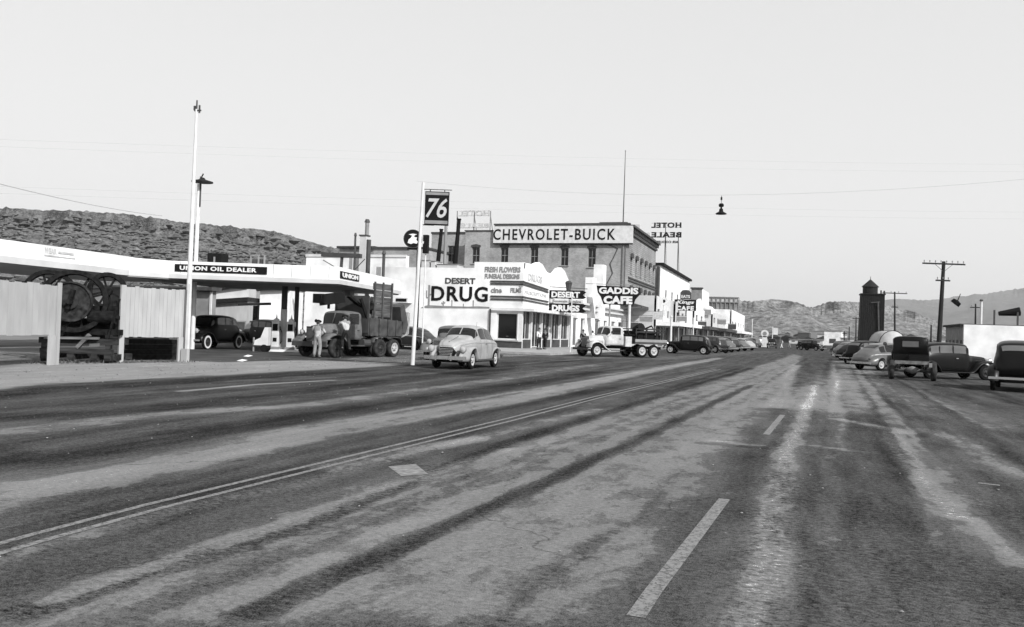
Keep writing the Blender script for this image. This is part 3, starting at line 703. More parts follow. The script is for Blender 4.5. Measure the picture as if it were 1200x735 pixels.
hz = onY(731.5, 178, CY+1)[1]-(CZ-1.7); obj('pole', MB().cyl((0,0,0), (0,0,hz), .09, .04, 8), DGREY, fb); obj('finial', MB().lathe([(0,-.1),(.1,0),(0,.12)], 8, (0,0,hz+.1)), DGREY, fb)

# rooftop hotel letters seen from behind
def roof_sign(px0, px1, rows, Y, m, label, posts, zfoot, name='roof_sign'):
    o = thing(name, label, 'sign', (xy(px0, Y), Y, 0))
    for s, a, b, w0, w1 in rows:
        x0, zt = onY(w0, a, Y); x1, zb = onY(w1, b, Y)
        ch = s.replace(' ', '')
        letter(s, (x0, Y, zb), (1,0,0), XN, x1-x0, zt-zb, m, o, depth=.15, bold=.045, mirror=True, space=1.12)
    mb = MB()
    for px, py in posts:
        x, z = onY(px, py, Y); mb.bar((x, Y+.2, zfoot), (x, Y+.2, z), .13); mb.bar((x, Y+3, zfoot), (x, Y+.25, z-.8), .09)
    for s, a, b, w0, w1 in rows:
        for py in (a+.6, b-.6):
            xa, za = onY(w0, py, Y); xb, _ = onY(w1, py, Y); mb.bar((xa, Y+.12, za), (xb, Y+.12, za), .04)
    for c in o.children: shift_child(c, o)
    f = obj('frame', mb, DGREY if m != LETG else GREY, o); shift_child(f, o); return o
def shift_child(c, o): c.location = -Vector(o.location)
WY0 = yx(774, DX, 320); WY1 = yx(808, DX, 330)
roof_sign(763, 799, [('HOTEL', 261, 267.2, 763.5, 798.5), ('BEALE', 272.2, 278.5, 763.5, 798.5), ('AIR COOLED', 282.3, 285.2, 769, 795)], WY0+22, SIGNDARK,
          'rooftop sign HOTEL BEALE seen from behind, letters reversed', [(780, 262), (795, 272)], 12)
roof_sign(536, 576, [('HOTEL', 247, 253.5, 538, 574), ('BEALE', 262, 267.5, 540, 573)], CY+14, LETG,
          'faint openwork hotel letters on the brick roof behind the 76 sign', [(535.5, 247), (555.5, 248), (574.5, 247)], CZ-1.7)
for nm, px, py0, w, lb in (('roof_post', 538, 258, .22, 'thick dark post on the brick roof under the faint hotel letters'), ('roof_post', 517.2, 270, .2, 'dark post against the brick wing right of the 76 sign pole')):
    x, z = onY(px, py0, DY+6); o = thing(nm, lb, 'post', (x, DY+6, 0))
    obj('shaft', MB().cyl((-.35,0,zt1-1), (0,0,z), w*1.25, w*.8, 8), SIGNBLACK, o); obj('cap', MB().cyl((0,0,z), (0,0,z+.12), w, w, 8), SIGNBLACK, o)
# roof box row on the drug store
for px0, px1, py, lb in ((494, 503, 305.5, 'leftmost small pale box on the drug store roof'), (505, 510, 306.5, 'narrow pale box, middle of the drug store roof boxes'), (512, 536, 310, 'longest low box on the drug store roof')):
    xa, z = onY(px0, py, DY+3); xb, _ = onY(px1, py, DY+3)
    o = tag(obj('roof_box', MB().box(xa, xb, DY+3, DY+4.5, zt1-.7, z)), lb, 'box', 'boxes on the drug store roof') if False else thing('roof_box', lb, 'box', (xa, DY+3, zt1-.7), 0, 'boxes on the drug store roof')
    h = z-(zt1-.7); obj('casing', MB().box(0, xb-xa, 0, 1.5, 0, h), CREAM, o); obj('lid', MB().box(-.05, xb-xa+.05, -.05, 1.55, h, h+.06), GREY, o)

# --- cafe block between the drug store and the brick hotel
cafe = thing('cafe_building', 'white single-storey cafe front with tall pale pylons', 'cafe', (DX, drugend, 0))
cy0, cy1 = drugend+.05, CY-.1
zc = onX(715, 345, DX)[1]*.62; zc = onX(700, 350, DX)[1]
cops = []
for a, b in ((671, 677), (680, 685), (697, 703), (707, 711), (716, 721), (724, 729)):
    cops.append((yx(a, DX)-cy0, yx(b, DX)-cy0, .9 if a > 690 else .2, 3.1))
obj('front_wall', MB().wall((DX, cy0, 0), EY, EX, cy1-cy0, zc, cops, t=.4), WHITE, cafe)
for a, b, c, d in cops: window_at(cafe, (DX, cy0+a, c), EY, EX, b-a, d-c, WHITE2, GLASS, (1,1), .1, .2, sill=False)
obj('roof', MB().box(DX-14, DX-.05, cy0, cy1, zc-.3, zc-.1), ROOFING, cafe)
obj('side_wall', MB().box(DX-14, DX-.42, cy0, cy0+.3, 0, zc-.31), WHITE, cafe)
for px0, px1, py in ((687, 696, 325), (696.3, 707.5, 310)):
    Y = yx(px0, DX); x0, z = onY(px0, py, Y); x1, _ = onY(px1, py, Y)
    obj('pylon', MB().box(DX-.3, DX+x1-x0-.3, Y, Y+1.6, 3.2, z), WHITE, cafe); 
for i, py in enumerate((357, 363)):
    y0, z = onX(690, py, DX+.3); obj('ledge', MB().box(DX+.003, DX+.4, cy0, cy1, z-.1, z+.1), CREAM, cafe)
# hanging awning in front of hotel ground floor
ay0, az = onX(737, 357, DX+1.2); ay1, _ = onX(762, 368, DX+1.2)
aw = thing('awning', 'dark sloping awning below the brick hotel front', 'awning', (DX, ay0, az))
obj('canvas', MB().prism([(DX+.05, az+.6), (DX+2.8, az-.1), (DX+2.8, az-.45), (DX+2.7, az-.45), (DX+2.7, az-.2), (DX+.05, az+.45)], 'y', ay0, ay1+10), DGREY, aw)
mb = MB()
for k in range(4): y = ay0+k*(ay1+10-ay0)/3; mb.bar((DX+2.7, y, az-.3), (DX+.05, y, az-.5), .05)
obj_each('strut', mb, GREY, aw)
for c in aw.children: shift_child(c, aw)
gf = thing('hotel_shopfront', 'white shop front with round emblem on the hotel ground floor', 'shop', (DX, CY, 0))
obj('fascia', MB().box(DX+.02, DX+.35, CY+.1, CE, 3.3, 5.6), WHITE, gf)
ep = onX(752, 375, DX+.36); obj('emblem', MB().lathe([(0,0),(.9,0),(.9,.08),(.6,.08),(.6,.04),(0,.04)], 20, (DX+.36, ep[0], 4.6), (1,0,0)), GREY, gf)
mb = MB()
for k in range(6): y = CY+.6+k*(CE-CY-1.2)/5; mb.box(DX+.02, DX+.3, y-.2, y+.2, .15, 3.3)
obj_each('pier', mb, WHITE, gf)
for k in range(5):
    y = CY+.8+k*(CE-CY-1.2)/5; window_at(gf, (DX+.25, y, .6), EY, EX, (CE-CY-1.2)/5-.4, 2.6, GREY, GLASS, (2,1), .07, .1, sill=False)
# GADDIS CAFE sign
GY = yx(687, DX, 345)-.6
gs_ = thing('cafe_sign', 'black flared sign reading GADDIS CAFE in bold white letters', 'sign', (DX, GY, 5))
def pt(px, py, Y): return onY(px, py, Y)
pl = [pt(699, 334.6, GY), pt(700.5, 343, GY), pt(704, 348, GY), pt(707, 356.5, GY), pt(741.5, 358.4, GY), pt(744, 351, GY), pt(748.5, 346, GY), pt(749.8, 337, GY)]
obj('panel', MB().prism(pl, 'y', GY, GY+.35), SIGNBLACK, gs_)
letY('GADDIS', 702, 748, 336.5, 344.2, GY-.004, LETW, gs_, bold=.045); letY('CAFE', 707.5, 741, 346.6, 356, GY-.004, LETW, gs_, bold=.06, space=1.05)
mb = MB(); x, _ = pt(714.5, 350, GY); mb.cyl((x, GY+.17, .15), (x, GY+.17, pt(714, 357, GY)[1]), .09, .09, 8); mb.bar((DX, GY+.2, pt(700, 332.5, GY)[1]), (pt(748, 334, GY)[0], GY+.2, pt(748, 334.4, GY)[1]), .06)
obj('post', mb, GREY, gs_)
for c in gs_.children: shift_child(c, gs_)
for o in (ds,):
    for c in o.children: shift_child(c, o)
for o in (lw, cb, bb, drug, hotel, cafe, gf):
    for c in o.children: shift_child(c, o)

# --- white two-storey building after a gap
wb_ = thing('white_building', 'tall white building with dark sloping cornice under the reversed hotel letters', 'building', (DX, WY0, 0))
zW = onX(774.5, 311, DX)[1]
obj('front_wall', MB().box(DX-12, DX, WY0, WY1, 0, zW), WHITE, wb_)
obj('cornice', MB().box(DX-12, DX+.5, WY0-.2, WY1+.2, zW, zW+.4), SIGNBLACK, wb_)
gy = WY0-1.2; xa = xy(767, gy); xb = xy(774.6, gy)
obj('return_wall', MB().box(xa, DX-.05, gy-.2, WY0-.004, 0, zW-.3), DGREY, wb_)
for k in range(4):
    y = WY0+6+k*(WY1-WY0-10)/4; window_at(wb_, (DX+.02, y, 7.2), EY, EX, 1.3, 2.2, GREY, GLASSL, (1,2), .08, -.04)
for c in wb_.children: shift_child(c, wb_)
# billboards, signs, shops further up the street ------------------------------------------------
def shop(name, label, X, pxa, pxb, ztop, mwall, depth=12, awn=None, awm=None, nw=4, cat='shop', z0=0, upper=True):
    y0, y1 = yx(pxa, X), yx(pxb, X); o = thing(name, label, cat, (X, y0, 0)); L = y1-y0
    n = nw; ops = [(L*(i+.04)/n, L*(i+.96)/n, .35, 2.78) for i in range(n)]+([(L*(i+.25)/n, L*(i+.72)/n, 4.1, 5.1) for i in range(n)] if upper else [])
    obj('front_wall', MB().wall((0,0,0), EY, EX, L, ztop, ops, t=.3), mwall, o)
    obj_each('side_wall', MB().box(-depth, -.31, 0, .3, 0, ztop).box(-depth, -.31, L-.3, L, 0, ztop), mwall, o)
    obj('roof', MB().box(-depth, -.05, .3, L-.3, ztop-.5, ztop-.35), ROOFING, o)
    for a, b, c, d in ops: window_at(o, (0, a, c), EY, EX, b-a, d-c, GREY, GLASS, (2,1), .1, .15, sill=False)
    if awn:
        zz, w = awn; obj('sidewalk_canopy', MB().box(.003, w, .2, L-.2, zz, zz+.5), awm or WHITE, o)
        mb = MB(); [mb.cyl((w-.3, .5+k*(L-1)/3, .0), (w-.3, .5+k*(L-1)/3, zz), .07, .07, 6) for k in range(4)]; obj_each('post', mb, GREY, o)
    return o
s1 = shop('low_shop', 'low white shop with projecting flat canopy, first after the brick hotel', -17.2, 768, 790, 6.8, CREAM, 3.5, (2.9, 3.2), WHITE)
s2 = shop('low_shop', 'pale ribbed shop front with broad canopy below the script cafe sign', -16.4, 790.5, 812, 6.6, mat('ribbed_grey_wall', .4, .8, .2, 1.2, stretch=(1,3,.2)), 4, (2.9, 2.6), WHITE)
s3 = shop('low_shop', 'white shop with curved top and dark canopy before the roof billboard', -15, 813, 834, 6.2, WHITE, 5, (2.8, 2.4), DGREY)
s4 = shop('low_shop', 'pale shop row under the lattice billboard', -13.6, 834.5, 856, 6.0, CREAM, 8, (2.7, 2.4), DGREY, 6)
s5 = shop('low_shop', 'small white corner shop at the far left end of the row', -12.4, 856.5, 872, 7.5, WHITE, 6, (2.6, 2.2), WHITE, 5)
mb = MB().prism([(0, 6.1), (3, 6.1), (6, 7.6), (9, 8.0), (12, 7.2), (14, 6.1)], 'x', -.4, .02); obj('curved_parapet', mb, WHITE, s3)
y0 = yx(830, -14.8); 
dm_ = thing('globe_sign', 'white round globe-like roof ornament left of the lattice billboard', 'ornament', (-15, y0, 6.2))
p = onX(835.5, 369, -15); obj('globe', MB().lathe([(0,-1.35),(.75,-1.15),(1.2,-.6),(1.35,0),(1.2,.6),(.75,1.15),(0,1.35)], 16, (0,0,p[1]-6.2)), WHITE, dm_, True); obj('stem', MB().cyl((0,0,-.2), (0,0,p[1]-6.2), .3, .3, 8), WHITE, dm_)
bk = thing('brick_block', 'grey-sided block with white street front beyond the script cafe sign', 'building', (-19, 187, 0))
xa = xy(808.5, 187); xb = xy(821, 187); zb = onY(814, 338.5, 187)[1]
obj('side_wall', MB().box(xa, xb, 187, 187.4, 0, zb), GREYWALL, bk); obj('front_wall', MB().box(xa, xb-.002, 187.4, yx(829.5, xb), 0, zb-.02), WHITE, bk); obj('cap', MB().box(xa-.2, xb+.2, 186.8, 187.7, zb+.003, zb+.3), DGREY, bk)
for c in bk.children: shift_child(c, bk)
# lattice billboard on roofs
BYd = 215
lb = thing('roof_billboard', 'broad lattice-framed billboard standing on roofs at the end of the left row', 'billboard', (xy(847, BYd), BYd, 0))
x0, z1 = onY(829.5, 348, BYd); x1, z0 = onY(865.5, 364, BYd)
mb = MB()
for k in range(8): x = x0+(x1-x0)*k/7; mb.box(x-.1, x+.1, BYd, BYd+.2, z0-1.6, z1)
for z in (z1, z0+(z1-z0)*.62, z0+.1): mb.box(x0, x1, BYd-.06, BYd+.15, z-.12, z+.08)
obj('frame', mb, GREY, lb); obj('panel', MB().box(x0+.2, x1-.2, BYd+.2, BYd+.35, z0, z0+(z1-z0)*.6), mat('faded_billboard', .22, .8, .3, .5), lb)
obj('upper_panel', MB().box(x0+.2, x1-.2, BYd+.2, BYd+.3, z0+(z1-z0)*.66, z1-.1), mat('faded_billboard_top', .42, .8, .2, 1.0), lb)
mb = MB()
for k in (1, 4, 6): x = x0+(x1-x0)*k/7; mb.bar((x, BYd+.2, z0), (x, BYd+2.5, 3), .2); mb.bar((x, BYd, 3), (x, BYd, z0-1), .2)
obj_each('leg', mb, GREY, lb); 
for c in lb.children: shift_child(c, lb)
# script cafe sign
KY = 128
ks = thing('cafe_sign', 'two-part neon sign with arched crown and letters CAFE over the low shops', 'sign', (xy(790, KY), KY, 4))
plate(790.5, 815.5, 350.8, 364.5, KY, SIGNDARK, ks); x0, z0 = onY(797, 350.6, KY); x1, z1 = onY(810, 340, KY)
ar = [(x0, z0), (x1, z0), (x1, z0+.7*(z1-z0)), (x0+.8*(x1-x0), z1-.04), (x0+.5*(x1-x0), z1), (x0+.2*(x1-x0), z1-.04), (x0, z0+.7*(z1-z0))]
obj('crown', MB().prism(ar, 'y', KY+.05, KY+.3), DGREY, ks)
letY('EATS', 798.5, 808.5, 345.8, 349.3, KY+.045, LETW, ks, bold=.03); letY('Kings', 792.5, 813.5, 352, 357, KY-.004, LETW, ks, bold=.03, shear=.3); letY('CAFE', 792.5, 813, 358.4, 363.6, KY-.004, LETW, ks, bold=.05, space=1.2)
xm = xy(803, KY); obj('post', MB().cyl((xm, KY+.15, 0), (xm, KY+.15, onY(803, 364, KY)[1]), .12, .12, 8), GREY, ks)
for c in ks.children: shift_child(c, ks)
# round disc sign
p = onY(778, 353, 118); o = thing('round_sign', 'white disc sign with dark centre below the gap beside the hotel', 'sign', (p[0], 118, 0))
obj('disc', MB().lathe([(0,0),(.55,0),(.55,.15),(0,.15)], 20, (0,.15,p[1]), (0,-1,0)), WHITE2, o); obj('centre', MB().lathe([(0,0),(.22,0),(.22,.02),(0,.02)], 12, (0,-.01,p[1]), (0,-1,0)), SIGNDARK, o); obj('post', MB().cyl((0,.1,0), (0,.1,p[1]-.5), .08, .08, 8), WHITE2, o)

# --- filling station --------------------------------------------------------------------------
st = thing('filling_station', 'white filling station with long flat canopy lettered UNION OIL DEALER', 'gas station', (-24, 37, 0))
A = at(200, 327, 43); B = at(396, 332, 43); Cc = at(421.5, 335.5, 46.5); D_ = at(100, 320, 50); W0 = at(-40, 305, 32.9); W1 = at(146, 323, 41.6)
zb0, zb1 = 3.62, 4.5
def P2(v): return (v.x, v.y)
back1 = (Cc.x-1.2, Cc.y+7.5); back0 = (A.x-3, A.y+9)
canopy = [P2(A), P2(B), P2(Cc), back1, back0, (W1.x-2, W1.y+6), P2(W1)]
W1p = (W1.x, W1.y)
obj('canopy', MB().prism(canopy[:-1]+[W1p], 'z', zb0+.22, zb1), WHITE, st)
def inset(poly, k):
    c = Vector((sum(p[0] for p in poly)/len(poly), sum(p[1] for p in poly)/len(poly))); return [tuple(Vector(p)+(Vector(p)-c).normalized()*k) for p in poly]
obj('canopy_lip', MB().prism(inset(canopy, .12), 'z', zb0, zb0+.22), CREAM, st)
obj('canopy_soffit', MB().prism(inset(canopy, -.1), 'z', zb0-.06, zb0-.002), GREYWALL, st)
wing = [P2(W0), P2(W1), (W1.x-2, W1.y+5.9), (W1.x-8, W1.y+5.9), (W0.x-8, W0.y)]
wv = [];  zt0, zt1w = at(-40, 278, 27).z, at(200, 303.7, 43).z
n = len(wing)
def wz(p): t = min(1, max(0, (Vector(p)-Vector(P2(W0))).length/(Vector(P2(W1))-Vector(P2(W0))).length)); return zt0+(zt1w-zt0)*t+.1*sin(pi*t)
mb = MB()
mb.prism(wing, 'z', zb0+.28, zb1+.06); obj('wing_fascia', mb, WHITE, st)
obj('wing_lip', MB().prism(inset(wing, .15), 'z', zb0-.0, zb0+.278), CREAM, st)
for k in range(9):
    t_ = (k+.5)/9; c_ = A.lerp(B, t_); c_.z = (zb0+.22+zb1)/2; ux = (B-A); ux.z = 0; ux.normalize(); n_ = Vector((ux.y, -ux.x, 0))
    if .0 < t_ < .58 and k > 0: continue
    obj('panel_joint', MB().obox(c_+n_*.004, (.02, .006, zb1-zb0-.26), Matrix((ux, -n_, Vector((0,0,1)))).transposed()), GREY, st)
# lettering on fascia
ud = (B-A); ud.z = 0; ud.normalize(); nd = Vector((ud.y, -ud.x, 0))
def fasc(px0, px1, z0, z1, m, name, extra=None, t=.04, off=0.0):
    k = []
    for px in (px0, px1):
        r = ray(px, 317); a = Vector((A.x, A.y)); d = Vector((ud.x, ud.y)); # solve ray = A + d*s
        s = (a.x*r.y-a.y*r.x)/(d.y*r.x-d.x*r.y); k.append(s)
    q = Matrix((ud, -nd, Vector((0,0,1)))).transposed()
    c = Vector((A.x, A.y, (z0+z1)/2))+ud*(k[0]+k[1])/2+nd*(t/2+.003+off)
    if name: obj(name, MB().obox(c, (k[1]-k[0], t, z1-z0), q), m, st)
    return Vector((A.x, A.y, z0))+ud*k[0]+nd*(t+.005+off), k[1]-k[0]
z0, z1 = at(260, 320, 43).z+.0, at(260, 311.3, 43).z
fasc(205, 313, z0, z1, SIGNBLACK, 'name_panel')
o_, w_ = fasc(211, 301, z0+.08, z1-.08, None, None)
letter('UNION OIL DEALER', o_, ud, nd, w_, z1-z0-.16, LETW, st, depth=.02, bold=.035, space=1.1)
ue = (Cc-B); ue.z = 0; Le = ue.length; ue.normalize(); ne = Vector((ue.y, -ue.x, 0)); q = Matrix((ue, -ne, Vector((0,0,1)))).transposed()
obj('name_panel', MB().obox(Vector((B.x, B.y, 4.12))+ue*Le*.5+ne*.023, (Le*.86, .04, .36), q), SIGNBLACK, st)
letter('UNION', Vector((B.x, B.y, 4.0))+ue*Le*.14+ne*.046, ue, ne, Le*.72, .24, LETW, st, depth=.02, bold=.05)
# WEAR lettering on wing
uw = (W1-W0); uw.z = 0; Lw = uw.length; uw.normalize(); nw_ = Vector((uw.y, -uw.x, 0))
def ws(px): r = ray(px, 300); return (W0.x*r.y-W0.y*r.x)/(uw.y*r.x-uw.x*r.y)
s0, s1, s2_ = ws(52), ws(66), ws(88)
base = Vector((W0.x, W0.y, 4.22)); letter('WEAR', base+uw*s0+nw_*.005, uw, nw_, s1-s0, .24, LETG, st, depth=.01, bold=.03)
letter('WEAR', base+uw*ws(38)+nw_*.005, uw, nw_, .1, .01, LETG, st, depth=.01) if False else None
q = Matrix((uw, -nw_, Vector((0,0,1)))).transposed()
obj('name_strip', MB().obox(base+uw*(s0+s2_)/2+nw_*.015-Vector((0,0,.09)), (s2_-s0, .02, .05), q).obox(base+uw*(s1+s2_)/2+nw_*.015+Vector((0,0,.1)), (s2_-s1-.2, .02, .1), q), LETG, st)
obj('shade_wall', MB().box(W1.x-12, at(190, 330, 52).x, A.y+9.5, A.y+9.8, 0, zb0-.08), mat('under_canopy_shade', .025, .9, .3, 1, spec=.05), st)  # added wall, coloured dark for the shadow beneath the canopy wing
# canopy columns
for px, D, r in ((331.5, 46.5, .16), (346, 46.8, .12)):
    p = at(px, 400, D); obj('column', MB().cyl((p.x, p.y, 0), (p.x, p.y, zb0-.06), r, r, 14), DGREY, st)
    if px < 340: obj('column_band', MB().cyl((p.x, p.y, 0), (p.x, p.y, 2.3), r+.012, r+.012, 14), WHITE2, st)
p = at(406, 400, 49); obj('column', MB().box(p.x-.25, p.x+.25, p.y-.2, p.y+.2, 0, zb0-.06), GREYWALL, st)
# office behind (grey walls under canopy)
of = thing('station_office', 'grey-walled service building under the left part of the canopy', 'building', (-33, 46, 0))
p0 = at(196, 390, 58); p1 = at(246, 390, 58); q0 = at(120, 390, 52)
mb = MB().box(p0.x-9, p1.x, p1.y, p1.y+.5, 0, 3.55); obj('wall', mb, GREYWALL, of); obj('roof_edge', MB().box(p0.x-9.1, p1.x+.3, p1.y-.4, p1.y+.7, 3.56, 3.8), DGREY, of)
obj('corner_trim', MB().box(p1.x-.08, p1.x+.08, p1.y-.08, p1.y-.003, 0, 3.5), WHITE2, of)
for c in of.children: shift_child(c, of)
def gable(label, D, pxa, pxb, pya, pyb, pybase, mwall, doors=(), eave=True):
    a = at(pxa, pya, D); b = at(pxb, pyb, D); ang = R_; L = (b-a).length
    o = thing('shed', label, 'shed', (a.x, a.y, 0), math.atan2(b.y-a.y, b.x-a.x))
    z0, z1 = a.z, b.z
    obj('wall', MB().prism([(0,0),(L,0),(L,z1),(0,z0)], 'y', 0, 4), mwall, o)
    if eave: obj('roof', MB().prism([(-.2,z0-.02),(L+.1,z1),(L+.1,z1+.28),(-.2,z0+.26)], 'y', -.35, 4.3), SIGNDARK, o)
    for i, (d0, d1, h0, h1) in enumerate(doors):
        e = MB().box(L*d0, L*d1, -.05, -.004, h0, h1); f = obj('door', e, DGREY, o)
        obj('door_frame', MB().box(L*d0-.08, L*d0, -.08, -.005, h0, h1+.1).box(L*d1, L*d1+.08, -.08, -.005, h0, h1+.1).box(L*d0, L*d1, -.08, -.051, h1, h1+.1), GREY, f)
    return o
gable('tall pale shed with rising dark roof edge, behind the black sedan', 66, 246, 291, 341.5, 335, 395, CREAM)
gable('front pale board shed with two dark doors behind the black sedan', 61, 253, 290, 355.5, 353, 396, WORN, [(.3, .55, .1, 1.6), (.62, .95, .1, 1.5)])
gable('grey shed right of the pale sheds, with short dark eave', 68, 291, 306, 336, 337, 395, GREYWALL)
gable('bright white shed wall with short dark eave behind the gas pumps', 63, 305, 340, 340.5, 339, 395, WHITE)
p = at(298, 396, 55); o = thing('gate_post', 'dark post left of the white shed behind the pumps', 'post', (p.x, p.y, 0)); obj('shaft', MB().cyl((0,0,0), (0,0,2.6), .18, .15, 8), OLDWOOD, o); obj('arm', MB().bar((-1.3,0,2.65), (1.1,0,2.75), .16), OLDWOOD, o)
p = at(294, 393, 56); o = thing('water_tank', 'small upright white tank with domed top behind the forecourt', 'tank', (p.x, p.y, 0)); obj('vessel', MB().lathe([(0,0),(.45,0),(.45,1.0),(.36,1.35),(.15,1.5),(0,1.5)], 16), WHITE2, o, True); obj('cap', MB().cyl((0,0,1.5), (0,0,1.62), .12, .12, 8), GREY, o)
p = at(290, 401, 53); tag(obj('kerb', MB().box(p.x-2.3, p.x+2.5, p.y, p.y+.25, 0, .22), CONC), 'low pale concrete kerb at the back of the forecourt', 'kerb')
# pumps
isl = at(331, 412.5, 46); tag(obj('pump_island', MB().obox((isl.x, isl.y, .07), (1.9, .9, .14), Matrix.Rotation(.3, 3, 'Z')), WHITE), 'low white concrete island under the gas pumps', 'island')
def pump(px, label):
    p = at(px, 405, 45.8); o = thing('gas_pump', label, 'gas pump', (p.x, p.y, .14), .3, 'gas pumps on the island')
    obj('cabinet', MB().box(-.2, .2, -.2, .2, 0, 1.5), WHITE2, o, bevel=.03); obj('crown', MB().lathe([(.16,1.5),(.16,1.6),(.05,1.66),(0,1.9)], 12), WHITE2, o)
    obj('dial', MB().box(-.13, .13, -.225, -.201, 1.0, 1.36), SIGNBLACK, o); obj('vent_panel', MB().box(-.1, .1, -.225, -.201, .42, .62), SIGNBLACK, o)
    obj('base', MB().box(-.25, .25, -.25, .25, -.002, .14), GREY, o)
    obj('hose', MB().tube([(.2, -.05, 1.25), (.34, -.1, .9), (.36, -.12, .45), (.27, -.1, .3), (.24, -.1, .9), (.22, -.05, 1.1)], .02), RUBBER, o); return o
pump(323, 'left gas pump on the island, nearer the black sedan'); pump(340.5, 'right gas pump on the island, nearer the dump truck')
p = at(311, 408, 45); o = thing('oil_cabinet', 'white sloped oil cabinet at the left end of the pump island', 'cabinet', (p.x, p.y, 0), .3)
obj('case', MB().prism([(-.55,.35),(.2,.35),(.2,1.3),(0,1.3),(-.2,.75),(-.5,.6)], 'y', -.25, .25), WHITE2, o); obj('wheel', MB().cyl((.0,-.27,.2), (.0,.27,.2), .2, .2, 14), RUBBER, o); obj('post', MB().cyl((-.6,-.1,0), (-.6,-.1,.75), .05, .05, 8), GREY, o)
# things on the canopy roof
p = at(255.5, 300, 47); o = thing('roof_tank', 'dark square box on the canopy roof above the words', 'box', (p.x, p.y, zb1)); obj('casing', MB().box(-.46, .46, -.3, .3, .1, .75), SIGNBLACK, o); obj('strap', MB().box(-.04, .06, -.33, -.301, .0, .55), GREY, o); obj('foot', MB().box(-.4, -.3, -.25, .25, 0, .1).box(.3, .4, -.25, .25, 0, .1), DGREY, o)
p = at(307, 300, 50); o = thing('roof_frame', 'open-framed grey hoist box on the canopy roof', 'frame', (p.x, p.y, zb1)); obj('casing', MB().box(-.45, .25, -.3, .3, .1, .72), DGREY, o)
mb = MB(); [mb.bar((x, -.35, -.0), (x, -.35, h), .07) for x, h in ((-.5, .95), (.02, .95), (.42, .95))]; mb.bar((-.55,-.35,.92), (.1,-.35,.92), .06); obj('post', mb, WORN2, o)
p = at(115, 292, 44); o = thing('roof_vent', 'small dark vent on the white canopy roof, far left', 'vent', (p.x, p.y, zb1-.2)); obj('stem', MB().cyl((0,0,0), (0,0,.55), .12, .12, 8), SIGNDARK, o); obj('hood', MB().cyl((0,0,.5), (0,0,.65), .22, .16, 10), SIGNDARK, o)
# utility arm with braces seen over the canopy end
p = at(399, 311, 60); o = thing('roof_brace', 'thin braced bracket behind the right end of the canopy', 'bracket', (p.x, p.y, zb1-.3)); mb = MB(); mb.bar((0,0,0), (.1,0,2.2), .16); mb.bar((-1.5,0,2.3), (1.6,0,2.2), .3); mb.bar((.1,0,.2), (1.9,0,2.0), .05); mb.bar((-1.4,0,1.9), (0,0,1.2), .05)
obj('arm', mb, DGREY, o)
for c in st.children: shift_child(c, st)

# --- fence, machine, poles on the left ------------------------------------------------------------
def pix_line(pxa, da, pxb, db):
    a = at(pxa, 400, da); b = at(pxb, 400, db); return Vector((a.x, a.y, 0)), Vector((b.x, b.y, 0))
def fence(label, pxa, da, pxb, db, zt, zb, nb, posts, m):
    a, b = pix_line(pxa, da, pxb, db); L = (b-a).length; o = thing('board_fence', label, 'fence', a, math.atan2(b.y-a.y, b.x-a.x))
    w = L/nb; rr = random.Random(int(pxa)); base = None
    me0 = None
    for i in range(nb):
        h = rr.uniform(-.03, .03)
        bm = MB().box(0, w-.006, rr.uniform(-.004, .004), .03, zb+rr.uniform(-.02,.02), zt+h); c = obj('board', bm, m, o); c.location = (i*w, 0, 0)
    obj('rail', MB().box(0, L, .032, .1, zt-.35, zt-.25).box(0, L, .032, .1, zb+.15, zb+.25), OLDWOOD, o)
    for s, w2, z in posts: obj('post', MB().box(s*L-w2/2, s*L+w2/2, -.09, -.01, 0, z), m, o)
    return o
fence('short white board fence panel left of the flywheels', -60, 22.5, 70, 27.2, 2.52, .95, 17, [(.96, .12, 2.6), (.90, .3, .94)], WORN)
fence('wide white board fence panel between the old engine and the tall pole', 141, 29.6, 217, 31.7, 2.66, .9, 16, [(.0, .18, 2.7), (.95, .42, .92)], WORN)
a = at(218.5, 424, 31.4); o = thing('white_post', 'slim white post at the right end of the board fence', 'post', (a.x, a.y, 0)); obj('shaft', MB().box(-.055,.055,-.05,.05,0,2.9), WHITE2, o); obj('foot', MB().box(-.2,.06,-.08,.06,0,.5), WORN, o)
# the old hoisting engine with two flywheels
eng = thing('hoisting_engine', 'old dark steam hoisting engine with two big flywheels on timber skids', 'engine', at(97, 425, 29.2)-Vector((0,0,at(97, 425, 29.2).z)), YAW)
def spoked(px, py, D, r, width, solid, nsp=8):
    c = at(px, py, D); loc = c-eng.location; rot = Matrix.Rotation(-YAW, 3, 'Z'); loc = rot@loc
    mb = MB(); ax = Vector((.34, -.94, 0)).normalized()
    mb.lathe([(r,-width/2),(r,width/2),(r-.14,width/2),(r-.17,width/2-.05),(r-.17,-width/2+.05),(r-.14,-width/2),(r,-width/2)], 36, loc, ax); f = obj('flywheel', mb, RUST, eng)
    q = ax.to_track_quat('Z', 'Y').to_matrix(); s = MB()
    for i in range(nsp):
        a = 2*pi*i/nsp+.3; s.bar(loc, loc+q@Vector((cos(a)*(r-.1), sin(a)*(r-.1), 0)), .09, .07)
    s.cyl(loc-ax*.2, loc+ax*.2, .17, .17, 14); obj('spoke', s, RUST, f)
    if solid:
        cc = loc+ax*.25+Vector((-.08,0,-.02)); d = MB().lathe([(0,-.14),(solid,-.14),(solid,.14),(solid-.06,.14),(solid-.08,.08),(.25,.08),(.25,.16),(0,.16)], 28, cc, ax); obj('pulley', d, mat('worn_iron', .02, .75, .5, 6, bump=.5, spec=.1), eng)
        obj('crank', MB().bar(cc+ax*.2+Vector((-.05,0,-.25)), cc+ax*.2+Vector((.1,0,.4)), .16, .12).cyl(cc+ax*.1, cc+ax*.38, .1, .1, 10), RUST, eng)
